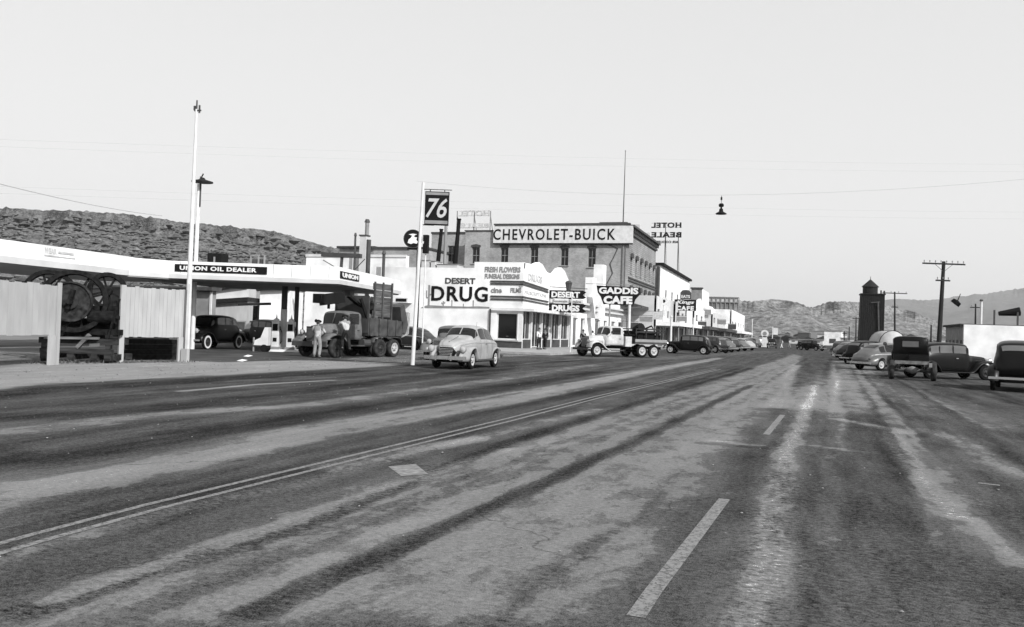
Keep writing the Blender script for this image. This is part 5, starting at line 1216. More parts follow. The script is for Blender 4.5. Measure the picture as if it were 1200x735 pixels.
def make_round_car(label, cat, paint, X, Y, h, group=None, name='sedan', rim=RIMW, scale=1.0, white=False, lic=True):
    o = thing(name, label, cat, (X, Y, 0), math.atan2(h[1], h[0]), group); B = Body(ROUND)
    obj('body', B.mesh(), paint, o, True)
    for s in (1, -1):
        for xa, xb in ((.38, -.22), (-.3, -.95), (-1.03, -1.4)):
            wn = obj('side_window', B.patch(xa, xb, 4.35, 6.05, s), GLASS, o, True)
        obj('belt_trim', B.patch(1.9, -1.9, 3.85, 3.97, s, .014, 16, 1), CHROME, o)
        dl_ = MB()
        for xd in (.48, -.26, -.98): q = B.patch(xd, xd-.015, 2.2, 4.3, s, .004, 1, 5); dl_.add(q.v, q.f)
        tag(obj('door_seam', dl_, SIGNBLACK, o), kind='stuff')
        obj('door_handle', MB().obox((-.12, s*.83, .93), (.12,.03,.025)), CHROME, o)
        obj('front_fender', pontoon(2.34, .35, 1.42, .40, .71, .19, .87, .3, s, 21), paint, o, True)
        obj('rear_fender', pontoon(-.85, -2.32, -1.45, .38, .72, .17, .84, .3, s, 19), paint, o, True)
        obj('running_board', MB().box(-1.0, .95, s*.7, s*.86, .3, .36), DGREY, o)
        hl_ = obj('headlight', MB().lathe([(0,-.25),(.1,-.18),(.135,0),(.12,.03)], 16, (2.2, s*.66, .74), (1,0,0)), paint, o, True); obj('lens', MB().lathe([(0,.06),(.08,.05),(.12,.02)], 16, (2.2, s*.66, .74), (1,0,0)), LIT, hl_, True)
        obj('tail_lamp', MB().lathe([(0,-.06),(.05,-.03),(.05,.05)], 10, (-2.3, s*.68, .66), (-1,0,0)), DGREY, o)
    ws_ = obj('windshield', B.patch(.50, .84, 5.1, 8, 1, .014, 5, 5, True), GLASS, o, True); a = B.S(.5, 8); b = B.S(.84, 8); obj('centre_bar', MB().bar(a+Vector((.0,0,.02)), b+Vector((0,0,.03)), .04, .03), paint, ws_)
    obj('rear_window', B.patch(-1.25, -1.62, 6.6, 8, 1, .012, 4, 4, True), GLASS, o, True)
    g = MB()
    for k in range(9):
        z = .42+k*.052; hw = .24+.012*k if k < 5 else .30-.02*(k-5); g.box(2.25, 2.36-.012*k, -hw, hw, z, z+.022)
    obj('grille', g, CHROME, o); obj('grille_back', MB().prism([(-.26,.4),(.26,.4),(.37,.62),(.24,.8),(-.24,.8),(-.37,.62)], 'x', 2.0, 2.285), SIGNBLACK, o)
    obj('wiper', MB().bar((.86,.1,1.2), (.66,.38,1.36), .02).bar((.86,-.1,1.2), (.66,-.38,1.36), .02), SIGNBLACK, o); obj('aerial', MB().bar((.9,.68,1.0), (.8,.7,1.75), .012), CHROME, o)
    obj('hood_trim', MB().bar((.98, 0, 1.19), (2.0, 0, .995), .025, .03), CHROME, o)
    obj('front_bumper', MB().prism([(2.4,-.86),(2.5,-.5),(2.52,0),(2.5,.5),(2.4,.86),(2.35,.86),(2.45,.5),(2.47,0),(2.45,-.5),(2.35,-.86)], 'z', .36, .49).box(2.47, 2.56, -.34, -.28, .32, .58).box(2.47, 2.56, .28, .34, .32, .58).bar((2.2,.35,.42), (2.46,.35,.42), .06).bar((2.2,-.35,.42), (2.46,-.35,.42), .06), CHROME, o)
    obj('rear_bumper', MB().prism([(-2.42,-.84),(-2.52,-.5),(-2.54,0),(-2.52,.5),(-2.42,.84),(-2.37,.84),(-2.48,.5),(-2.49,0),(-2.48,-.5),(-2.37,-.84)], 'z', .38, .5).bar((-2.2,.35,.44), (-2.5,.35,.44), .06).bar((-2.2,-.35,.44), (-2.5,-.35,.44), .06), CHROME, o)
    obj('number_plate', MB().box(2.53, 2.55, -.17, .17, .38, .5) if lic else MB().box(-2.57,-2.55,-.17,.17,.5,.62), GREY, o)
    for x in (1.42, -1.45):
        for s in (1, -1): wheel(o, x, s*.72, .345, .17, s, rim, white=white)
    obj('undertray', MB().box(-1.9, 1.9, -.55, .55, .24, .34), SIGNBLACK, o)
    return o
def make_boxy_car(label, cat, paint, X, Y, h, group=None, name='sedan', rim=RIMD, white=False, coupe=False, spare=False):
    st = [q for q in BOXY]
    if coupe: st = [(-1.95,.6,.5,.8,.3,.86),(-1.75,.45,.64,.98,.4,1.04),(-1.3,.4,.68,1.04,.44,1.12),(-.95,.4,.7,1.06,.5,1.2),(-.7,.38,.71,1.07,.56,1.55),(-.4,.38,.72,1.08,.58,1.66)]+[q for q in BOXY if q[0] >= 0]
    o = thing(name, label, cat, (X, Y, 0), math.atan2(h[1], h[0]), group); B = Body(st); obj('body', B.mesh(36), paint, o, True)
    for s in (1, -1):
        for xa, xb in (((.45, -.4),) if coupe else ((.45, -.22), (-.3, -.95), (-1.02, -1.42))):
            obj('side_window', B.patch(xa, xb, 4.55, 5.95, s, .012), GLASSL if not coupe else GLASS, o, True)
        dl_ = MB()
        for xd in (.52, -.26) if not coupe else (.52, -.5): q = B.patch(xd, xd-.015, 2.2, 4.4, s, .004, 1, 5); dl_.add(q.v, q.f)
        tag(obj('door_seam', dl_, SIGNDARK, o), kind='stuff')
        obj('door_handle', MB().obox((-.1, s*.76, 1.0), (.12,.03,.03)), CHROME, o)
        obj('front_fender', sheet_fender([(2.2,.42),(2.12,.66),(1.85,.86),(1.5,.9),(1.15,.8),(.9,.58),(.72,.42),(.5,.37)], .38, .86, s), paint, o, True)
        obj('running_board', MB().box(-.98, .55, s*.6, s*.85, .33, .37), SIGNDARK, o)
        obj('rear_fender', sheet_fender([(-.92,.37),(-1.05,.6),(-1.3,.83),(-1.6,.88),(-1.9,.74),(-2.08,.5),(-2.12,.36)], .5, .86, s), paint, o, True)
        hl_ = obj('headlight', MB().lathe([(0,-.22),(.09,-.15),(.13,0),(.12,.02)], 16, (1.98, s*.42, .92), (1,0,0)), CHROME, o, True); obj('lens', MB().lathe([(0,.05),(.08,.04),(.12,.015)], 16, (1.98, s*.42, .92), (1,0,0)), LIT, hl_, True)
        obj('tail_lamp', MB().lathe([(0,-.06),(.05,-.03),(.05,.05)], 10, (-2.05, s*.62, .76), (-1,0,0)), DGREY, o)
    obj('windshield', B.patch(.64, .755, 5.0, 8, 1, .014, 4, 5, True), GLASS, o, True)
    obj('rear_window', B.patch(*((-.74,-.9) if coupe else (-1.58, -1.74)), 6.6, 8, 1, .014, 3, 4, True), GLASSL, o, True)
    g = MB(); [g.box(1.9, 1.96, y-.008, y+.008, .5, .98) for y in [k*.045-.18 for k in range(9)]]; obj('grille', g, CHROME, o); obj('radiator_shell', MB().box(1.86, 1.955, -.24, -.2, .46, 1.02).box(1.86, 1.955, .2, .24, .46, 1.02).box(1.86, 1.955, -.2, .2, .98, 1.04), CHROME, o)
    obj('front_bumper', MB().box(2.3, 2.34, -.82, .82, .42, .5).bar((1.9,.35,.46), (2.3,.35,.46), .05).bar((1.9,-.35,.46), (2.3,-.35,.46), .05), CHROME, o); obj('rear_bumper', MB().box(-2.26, -2.22, -.8, .8, .42, .5).bar((-1.9,.35,.46), (-2.22,.35,.46), .05).bar((-1.9,-.35,.46), (-2.22,-.35,.46), .05), CHROME, o)
    for x in (1.5, -1.5):
        for s in (1, -1): wheel(o, x, s*.70, .37, .14, s, rim, white=white)
    if spare: t = MB().lathe([(.2,-.07),(.33,-.07),(.36,0),(.33,.07),(.2,.07),(0,.06)], 20, (.95, .82, .78), (0,1,0)); obj('spare_wheel', t, RIMW, o, True)
    obj('undertray', MB().box(-1.8, 1.8, -.5, .5, .3, .42), SIGNBLACK, o); return o
def cab(o, paint, xf, xr, hw, zb, zbelt, zt, glassback=True, rounded=.0):
    """truck cab: xf cowl front, xr rear; side doors, windows cut as set-in dark glass"""
    st = [(xr,zb,hw,zbelt,hw*.86,zt-.05),(xr+.05,zb,hw,zbelt,hw*.9,zt),(xr+.5,zb,hw,zbelt,hw*.9,zt+.02),(xf-.42,zb,hw,zbelt,hw*.88,zt-.01),(xf-.3,zb,hw*.99,zbelt,hw*.84,zt-.08),(xf-.1,zb,hw*.96,zbelt,hw*.6,zbelt+.14),(xf,zb,hw*.9,zbelt-.02,hw*.5,zbelt+.08)]
    B = Body(st); obj('cab', B.mesh(26), paint, o, True)
    for s in (1, -1):
        dl_ = obj('door', B.patch(xf-.4, xr+.16, 2.3, 4.25, s, .012, 6, 5), paint, o, True)
        obj('door_handle', MB().obox((xr+.3, s*(hw+.03), zbelt-.12), (.13,.03,.03)), DGREY, dl_)
        obj('side_window', B.patch(xf-.42, xr+.22, 4.5, 6.1, s, .013, 5, 4), GLASS, o, True)
        obj('mirror', MB().bar((xf-.25, s*hw, zbelt+.1), (xf-.15, s*(hw+.28), zbelt+.25), .02).lathe([(0,0),(.09,0),(.08,.03),(0,.04)], 12, (xf-.15, s*(hw+.28), zbelt+.28), (-1,0,0)), DGREY, o)
    obj('windshield', B.patch(xf-.285, xf-.115, 5.0, 8, 1, .014, 4, 6, True), GLASS, o, True)
    a = B.S(xf-.29, 8); b = B.S(xf-.115, 8); obj('windshield_bar', MB().bar(a+Vector((.01,0,.03)), b+Vector((.03,0,.03)), .045, .04), paint, o)
    if glassback: obj('rear_window', MB().box(xr-.015, xr-.004, -hw*.45, hw*.45, zbelt+.18, zt-.2), GLASSL, o); obj('rear_window_frame', MB().box(xr-.03, xr-.003, -hw*.5, -hw*.45, zbelt+.13, zt-.15).box(xr-.03, xr-.003, hw*.45, hw*.5, zbelt+.13, zt-.15).box(xr-.03, xr-.003, -hw*.45, hw*.45, zbelt+.13, zbelt+.18).box(xr-.03, xr-.003, -hw*.45, hw*.45, zt-.2, zt-.15), paint, o)
    return B
def hood(o, paint, x0, x1, w0, w1, z0, z1, zb):
    st = [(x0,zb,w0,z0-.3,w0*.6,z0),((x0+x1)/2,zb,(w0+w1)/2,(z0+z1)/2-.3,(w0+w1)*.33,(z0+z1)/2+.02),(x1-.08,zb,w1,z1-.3,w1*.66,z1),(x1,zb,w1*.94,z1-.32,w1*.5,z1-.06)]
    B = Body(st); obj('hood', B.mesh(14), paint, o, True)
    lv = MB()
    for s in (1, -1):
        for k in range(8): x = x0+.15+k*(x1-x0-.35)/8; q = B.patch(x, x+.03, 2.6, 3.9, s, .012, 1, 2); lv.add(q.v, q.f)
    tag(obj('louvre', lv, DGREY, o), kind='stuff'); return B
def truck_front(o, x, w, zt, zb, paint):
    g = MB(); n = 11
    for k in range(n): y = -w+.06+k*(2*w-.12)/(n-1); g.box(x, x+.03, y-.012, y+.012, zb, zt-.06)
    obj('grille', g, paint, o); obj('radiator', MB().box(x-.06, x-.002, -w, w, zb-.02, zt), SIGNBLACK, o)
BEDDARK = mat('worn_dark_dump_body', .05, .75, .3, 3, bump=.3)
# ---- six-wheel dump truck at the pumps
def cvec(a, f): v = R_*a+F_*f; return (v.x, v.y)
ft = at(393, 419.8, 40.2); rt = at(452, 419.8, 43.6)
hd = Vector((ft.x-rt.x, ft.y-rt.y)); hd.normalize()
rv = Vector((hd.y, -hd.x))  # right-hand side; near side is the truck's left
side = 1
dt = thing('dump_truck', 'dusty six-wheel dump truck with high plank sideboards and a loaded bed at the filling station', 'truck', (0,0,0), math.atan2(hd.y, hd.x))
wb = 3.75; leftv = Vector((-hd.y, hd.x))
nf = Vector((ft.x, ft.y)); org = nf-hd*1.75-leftv*.92; dt.location = (org.x, org.y, 0)
cab(dt, TRUCKGREY, 1.05, -.25, .84, .85, 1.45, 2.25)
hood(dt, TRUCKGREY, 1.05, 2.3, .62, .42, 1.62, 1.5, .85); truck_front(dt, 2.32, .42, 1.45, .75, TRUCKGREY)
for s in (1, -1):
    obj('front_fender', sheet_fender([(2.45,.7),(2.4,.95),(2.1,1.12),(1.75,1.16),(1.35,1.08),(1.05,.85),(.8,.66)], .45, 1.06, s, .04, .1), TRUCKGREY, dt, True)
    obj('step', MB().box(-.25, .8, s*.75, s*1.05, .56, .62), DGREY, dt)
    h_ = obj('headlight', MB().lathe([(0,-.2),(.1,-.12),(.13,0)], 14, (2.42, s*.62, 1.18), (1,0,0)), DGREY, dt, True); obj('lens', MB().lathe([(0,.05),(.08,.03),(.12,0)], 14, (2.42, s*.62, 1.18), (1,0,0)), LIT, h_, True)
    obj('frame_rail', MB().box(-3.6, 2.5, s*.36, s*.46, .62, .82), SIGNBLACK, dt)
    wheel(dt, 1.75, s*.92, .46, .24, s, RIMD, DUSTRUB)
    for x in (-1.5, -2.62):
        wheel(dt, x, s*.98, .46, .23, s, RIMW if x < -1.6 and s > 0 else RIMD, DUSTRUB); wheel(dt, x, s*.72, .46, .23, s, RIMD, DUSTRUB)
    obj('fuel_tank', MB().cyl((-1.0, s*.75, .72), (-.35, s*.75, .72), .2, .2, 14), DGREY, dt)
obj('front_bumper', MB().box(2.5, 2.6, -1.05, 1.05, .52, .74), DGREY, dt); obj('number_plate', MB().box(2.6, 2.62, .25, .6, .62, .78), LETW, dt)
obj('axle', MB().cyl((1.75,-.85,.46), (1.75,.85,.46), .07, .07, 8), SIGNBLACK, dt); obj('axle', MB().cyl((-1.5,-.85,.46), (-1.5,.85,.46), .1, .1, 8), SIGNBLACK, dt); obj('axle', MB().cyl((-2.62,-.85,.46), (-2.62,.85,.46), .1, .1, 8), SIGNBLACK, dt)
# bed: floor, sides with ribs, planks
obj('bed_floor', MB().box(-3.3, -.45, -1.08, 1.08, 1.08, 1.2), BEDDARK, dt)
for s in (1, -1):
    obj('bed_side', MB().prism([(-3.3,1.2),(-.45,1.2),(-.45,2.0),(-3.3,1.85)], 'y', s*1.08, s*1.03), BEDDARK, dt)
    for x in (-.55, -1.3, -2.0, -2.7): obj('rib', MB().box(x-.06, x+.06, s*1.08, s*1.14, 1.1, 1.98-.03*abs(x)), BEDDARK, dt)
    obj('mudguard', sheet_fender([(-.85,.75),(-1.0,1.0),(-1.5,1.07),(-2.1,1.06),(-2.65,1.05),(-3.1,.98),(-3.3,.6)], .62, 1.12, s, .03, .05), DGREY, dt, True)
    for k in range(5 if s > 0 else 3): obj('sideboard', MB().box(-2.35, -.8-.05*(k % 2), s*1.02, s*.98, 2.03+k*.34, 2.345+k*.34), mat('sideboard_wood', .07, .9, .3, 3, stretch=(.4,3,3)) if k == 0 and s > 0 else bpy.data.materials['sideboard_wood'], dt)
    for x in (-.88, -1.55, -2.28): obj('stake', MB().box(x-.05, x+.05, s*1.025, s*1.085, 1.9, 3.78 if s > 0 else 3.1), BEDDARK, dt)
obj('headboard', MB().box(-.47, -.42, -1.08, 1.08, 1.2, 3.05), DGREY, dt)
obj('tail_chute', MB().prism([(-3.3,1.25),(-3.0,2.6),(-3.35,2.75),(-3.75,1.7),(-3.55,1.2)], 'y', -1.05, 1.08), DGREY, dt)
obj('tail_plate', MB().prism([(-3.3,1.0),(-3.95,1.2),(-4.0,2.3),(-3.85,2.35),(-3.6,1.6),(-3.3,1.5)], 'y', -.9, 1.0), mat('worn_tail_plate', .25, .8, .25, 3), dt)
mb = MB(); rr = random.Random(3)
for k in range(46):
    c = Vector((rr.uniform(-3.0, -.7), rr.uniform(-.8, .8), rr.uniform(1.3, 2.9))); a = rr.uniform(.15, .4); rot = Matrix.Rotation(rr.random()*3, 3, 'X')@Matrix.Rotation(rr.random()*3, 3, 'Z')
    mb.obox(c, (a*1.5, a, a*.8), rot)
tag(obj('rubble_load', mb, mat('broken_concrete', .12, .95, .35, 3, bump=.4), dt), kind='stuff')
obj('loading_chute', MB().bar((-.6,.6,2.4), (.1,.2,3.0), .5, .1).bar((.0,-.2,2.95), (.9,-.9,2.75), .7, .55).bar((-.5,.95,1.9), (-.1,.8,2.9), .12), SIGNBLACK, dt)
obj('loading_frame', MB().bar((.15,-1.0,2.35), (.15,-1.0,3.0), .1).box(.0, 1.1, -1.2, -.5, 2.6, 3.05), SIGNBLACK, dt)
# ---- pale six-wheel flatbed truck leaving the kerb
hv2 = Vector(cvec(-.87, -.49)).normalized(); c2 = at(700, 418.8, 57.5)
fb2 = thing('flatbed_truck', 'pale cabbed six-wheel truck with open dark load bed, parked crosswise by the cafe', 'truck', (0,0,0), math.atan2(hv2.y, hv2.x))
l2 = Vector((-hv2.y, hv2.x)); og = Vector((c2.x, c2.y))-hv2*1.75-l2*.8; fb2.location = (og.x, og.y, 0)
cab(fb2, TRUCKPALE, .95, -.35, .78, .75, 1.3, 1.98); hood(fb2, TRUCKPALE, .95, 2.1, .56, .36, 1.36, 1.3, .7); truck_front(fb2, 2.12, .36, 1.28, .62, GREY)
for s in (1, -1):
    obj('front_fender', sheet_fender([(2.3,.6),(2.2,.84),(1.95,.98),(1.6,1.0),(1.3,.85),(1.0,.6),(.7,.46)], .4, .92, s, .035, .09), TRUCKPALE, fb2, True)
    obj('running_board', MB().box(-.35, .75, s*.62, s*.9, .42, .47), DGREY, fb2); h_ = obj('headlight', MB().lathe([(0,-.2),(.1,-.12),(.12,0)], 14, (2.25, s*.5, .98), (1,0,0)), CHROME, fb2, True); obj('lens', MB().lathe([(0,.04),(.1,0)], 14, (2.25, s*.5, .98), (1,0,0)), LIT, h_, True)
    wheel(fb2, 1.75, s*.78, .41, .17, s, RIMW); wheel(fb2, -1.75, s*.84, .43, .2, s, RIMW); wheel(fb2, -2.72, s*.84, .43, .2, s, RIMW)
    obj('frame_rail', MB().box(-3.7, 2.3, s*.32, s*.42, .55, .72), SIGNBLACK, fb2)
    obj('bed_rail', MB().box(-3.7, -1.1, s*.98, s*1.03, 1.02, 1.2), GREY, fb2)
    for x in (-1.2, -2.0, -2.9, -3.6): obj('stake', MB().box(x-.03, x+.03, s*.94, s*.98, 1.0, 1.9), OLDWOOD, fb2)
    obj('rack', MB().box(-3.65, -1.15, s*.9, s*.935, 1.62, 1.72).box(-3.65, -1.15, s*.9, s*.935, 1.82, 1.9), OLDWOOD, fb2)
obj('toolbox', MB().box(-.95, -.45, -.85, .85, .7, 1.35), TRUCKPALE, fb2); obj('bed', MB().box(-3.7, -1.1, -1.0, 1.0, .88, 1.0), DGREY, fb2)
obj('front_bumper', MB().box(2.4, 2.47, -.85, .85, .42, .56), DGREY, fb2)
obj('crane_gear', MB().box(-2.9, -1.5, -.75, .75, 1.0, 1.75).cyl((-2.2,-.4,1.75), (-2.2,.2,2.0), .3, .3, 10).box(-3.5,-3.0,-.7,.6,1.0,1.5), SIGNBLACK, fb2)
obj('winch', MB().cyl((-1.3,-.5,1.25), (-1.3,.5,1.25), .28, .28, 14).bar((-1.2,.5,1.1), (-.85,.5,1.75), .1).bar((-1.2,-.5,1.1), (-.85,-.5,1.75), .1).box(-2.6, -1.7, -.6, .6, 1.0, 1.45), SIGNBLACK, fb2)
obj('boom', MB().bar((-1.1,0,1.3), (-3.2,0,2.1), .09).bar((-3.2,0,2.1), (-3.6,.5,1.0), .06), SIGNBLACK, fb2)
obj('axle', MB().cyl((1.75,-.7,.41), (1.75,.7,.41), .06, .06, 8), SIGNBLACK, fb2); obj('axle', MB().cyl((-1.75,-.7,.43), (-1.75,.7,.43), .09, .09, 8), SIGNBLACK, fb2)
# ---- stripped truck seen from behind, right side
c3 = gr(1070, 446); st3 = thing('chassis_truck', 'black stripped truck seen from behind with bare rear frame and axle', 'truck', (c3.x+.11, c3.y+1.9, 0), rad(86)); st3.scale = (1.03,)*3
cab(st3, CARBLACK, 1.5, .35, .76, .75, 1.25, 1.9); hood(st3, CARBLACK, 1.5, 2.6, .55, .36, 1.36, 1.28, .7); truck_front(st3, 2.62, .36, 1.28, .62, DGREY)
for s in (1, -1):
    obj('front_fender', sheet_fender([(2.8,.6),(2.7,.84),(2.45,.98),(2.1,1.0),(1.8,.85),(1.5,.6),(1.2,.46)], .4, .92, s, .035, .09), CARBLACK, st3, True); h_ = obj('headlight', MB().lathe([(0,-.2),(.1,-.12),(.12,0)], 14, (2.75, s*.5, .98), (1,0,0)), CHROME, st3, True)
    wheel(st3, 2.25, s*.76, .4, .16, s, RIMD); wheel(st3, -1.6, s*.82, .42, .2, s, RIMD, DUSTRUB)
    obj('frame_rail', MB().box(-2.1, 2.7, s*.34, s*.42, .62, .76), SIGNBLACK, st3); obj('running_board', MB().box(.3, 1.3, s*.6, s*.9, .42, .46), SIGNBLACK, st3)
    obj('leaf_spring', MB().bar((-2.1, s*.5, .66), (-1.6, s*.5, .52), .07).bar((-1.6, s*.5, .52), (-1.05, s*.5, .66), .07), DGREY, st3)
obj('rear_crossmember', MB().box(-2.18, -2.1, -.6, .72, .7, .84), mat('worn_crossmember', .12, .7, .3, 5), st3); obj('lamp_bracket', MB().box(-2.24,-2.18,-.72,-.6,.6,.78), GREY, st3)
obj('differential', MB().lathe([(0,-.3),(.07,-.26),(.13,-.12),(.17,0),(.13,.12),(.07,.26),(0,.3)], 14, (-1.66,0,.44), (0,1,0)), mat('dusty_axle', .14, .8, .3, 6), st3, True); obj('axle', MB().cyl((-1.6,-.75,.42), (-1.6,.75,.42), .07, .07, 8), DGREY, st3); obj('axle', MB().cyl((2.25,-.7,.4), (2.25,.7,.4), .06, .06, 8), DGREY, st3)
obj('seat_box', MB().box(.0, .33, -.72, .72, .75, 1.1), CARBLACK, st3); obj('toolbox', MB().box(-.55, -.05, -.7, .1, .78, 1.05), SIGNBLACK, st3)
obj('battery_box', MB().box(-.3, .2, .5, .75, .5, .75), DGREY, st3)
# ---- cars
def px_pos(px, D): p = at(px, 410, D); return p.x, p.y
a = at(553, 433, 33.6); b = at(579.3, 431.4, 36.3); hh_ = Vector((a.x-b.x, a.y-b.y)).normalized(); lf = Vector((-hh_.y, hh_.x)); cc_ = Vector((a.x, a.y))-hh_*1.42-lf*.78
make_round_car('pale grey rounded sedan driving towards the camera beside the 76 pole', 'car', CARLIGHT, cc_.x, cc_.y, hh_, name='sedan').scale = (1, 1, 1.07)
x, y = px_pos(531, 43); make_boxy_car('grey upright sedan close behind the pale grey sedan', 'car', CARMID, x, y, (-.02, -1), name='sedan')
x, y = px_pos(478, 60); make_round_car('dark rounded sedan by the white wall right of the dump truck', 'car', CARGREY, x, y, cvec(-.8, .6), name='sedan', rim=RIMD)
x, y = px_pos(246, 47.5); _c = make_boxy_car('black 1930s style sedan with white-walled wheel under the canopy, left of the pumps', 'car', CARBLACK, x, y, cvec(-.2, -.98), white=True); _c.scale = (1.08,)*3
x, y = px_pos(309, 54); make_boxy_car('black sedan partly hidden behind the oil cabinet at the pumps', 'car', CARBLACK, x, y, cvec(-.8, .6), rim=RIMW)
# left row, angle parked noses to the kerb
x, y = px_pos(807, 77.5); make_boxy_car('black sedan with pale wheels, nearest of the left parked row', 'car', CARBLACK, x, y, cvec(-.9, .43), 'cars angle-parked along the left kerb', rim=RIMW)
rowc = [(832, 88, CARGREY, 'second car of the left parked row, dark and upright'), (841, 95, CARMID, 'mid grey fastback, third in the left parked row'), (850, 102, CARGREY, 'dark upright car, fourth in the left parked row'), (858, 109, CARMID, 'grey fastback, fifth in the left parked row'), (867.5, 116, CARLIGHT, 'pale fastback, brightest and last of the near left row'),
        (873.5, 140, CARGREY, 'small dark car beyond the pale fastback'), (880, 162, CARMID, 'small grey car farthest along the left kerb')]
fb2.scale = (1.07,)*3
for i, (px, D, m, l) in enumerate(rowc): x, y = px_pos(px, D); (make_boxy_car if i in (0, 2, 6) else make_round_car)(l, 'car', m, x, y, (-.72+.1*((i*7) % 3-1), .69), 'cars angle-parked along the left kerb', rim=RIMW)
# traffic at the road end
x, y = px_pos(904.5, 150); make_boxy_car('small dark car coming down the middle of the street', 'car', CARBLACK, x, y, (0, -1), rim=RIMD)
x, y = px_pos(951, 138); make_boxy_car('dark car crossing at the far end of the street', 'car', CARBLACK, x, y, (.75, -.66), rim=RIMW)
x, y = px_pos(941, 150); make_boxy_car('dark car just left of the crossing car far up the street', 'car', CARBLACK, x, y, (.2, .98))
# right row
rr_ = [(1040, 50.5, CARMID, 'mid grey car directly left of the stripped truck on the right side'), (1020, 62, CARBLACK, 'black upright car between the grey car and the dark tower foot'), (1008, 74, CARBLACK, 'third car of the right row counted from the stripped truck, black'), (1000, 86, CARMID, 'mid grey car, second from the far end of the right row'), (992.5, 100, CARGREY, 'dark car at the far end of the right row')]
for i, (px, D, m, l) in enumerate(rr_): x, y = px_pos(px, D); (make_boxy_car if i in (1, 4) else make_round_car)(l, 'car', m, x, y, (.7, .71), 'cars angle-parked on the right side', rim=RIMW)
x, y = px_pos(1111, 41); make_boxy_car('black sedan parked nose to the white building, right of the stripped truck', 'car', CARBLACK, x, y, (.86, .5), 'cars angle-parked on the right side', name='sedan')
x, y = px_pos(1201, 31.6); _c = make_boxy_car('black sedan cut by the right edge of the picture', 'car', CARBLACK, x+.0, y+.8, (.25, .97), rim=RIMD); _c.scale = (1.08,)*3
# canvas covered truck
x, y = px_pos(1037, 63); cv = thing('covered_truck', 'old truck with pale rounded canvas cover behind the right row', 'truck', (x, y, 0), rad(100))
obj('bed', MB().box(-1.9, 1.0, -.95, .95, .8, .95), DGREY, cv)
rings = []
for xx in (-1.9, -1.0, 0, 1.0): 
    rings.append([Vector((xx, .98*cos(a)*(1 if abs(cos(a)) > .3 else 1), 1.0+(1.5+.04*sin(xx*3))*max(0, sin(a))**.75)) for a in [pi*k/12 for k in range(13)]])
obj('canvas_cover', MB().loft(rings, closed=False, cap=True), CANVAS, cv, True); [obj('hoop', MB().tube([Vector((xx, 1.0*cos(pi*k/10), 1.0+1.53*max(0, sin(pi*k/10))**.75)) for k in range(11)], .025), OLDWOOD, cv) for xx in (-1.9, 1.0)]
cab(cv, CARGREY, 2.3, 1.1, .74, .7, 1.2, 1.85, False); hood(cv, CARGREY, 2.3, 3.2, .5, .35, 1.3, 1.2, .7)
for s in (1, -1): wheel(cv, 2.8, s*.75, .4, .16, s, RIMD); wheel(cv, -1.0, s*.8, .42, .18, s, RIMD); obj('front_fender', sheet_fender([(3.3,.6),(3.2,.85),(2.85,.97),(2.5,.85),(2.2,.5)], .4, .9, s), CARGREY, cv, True)

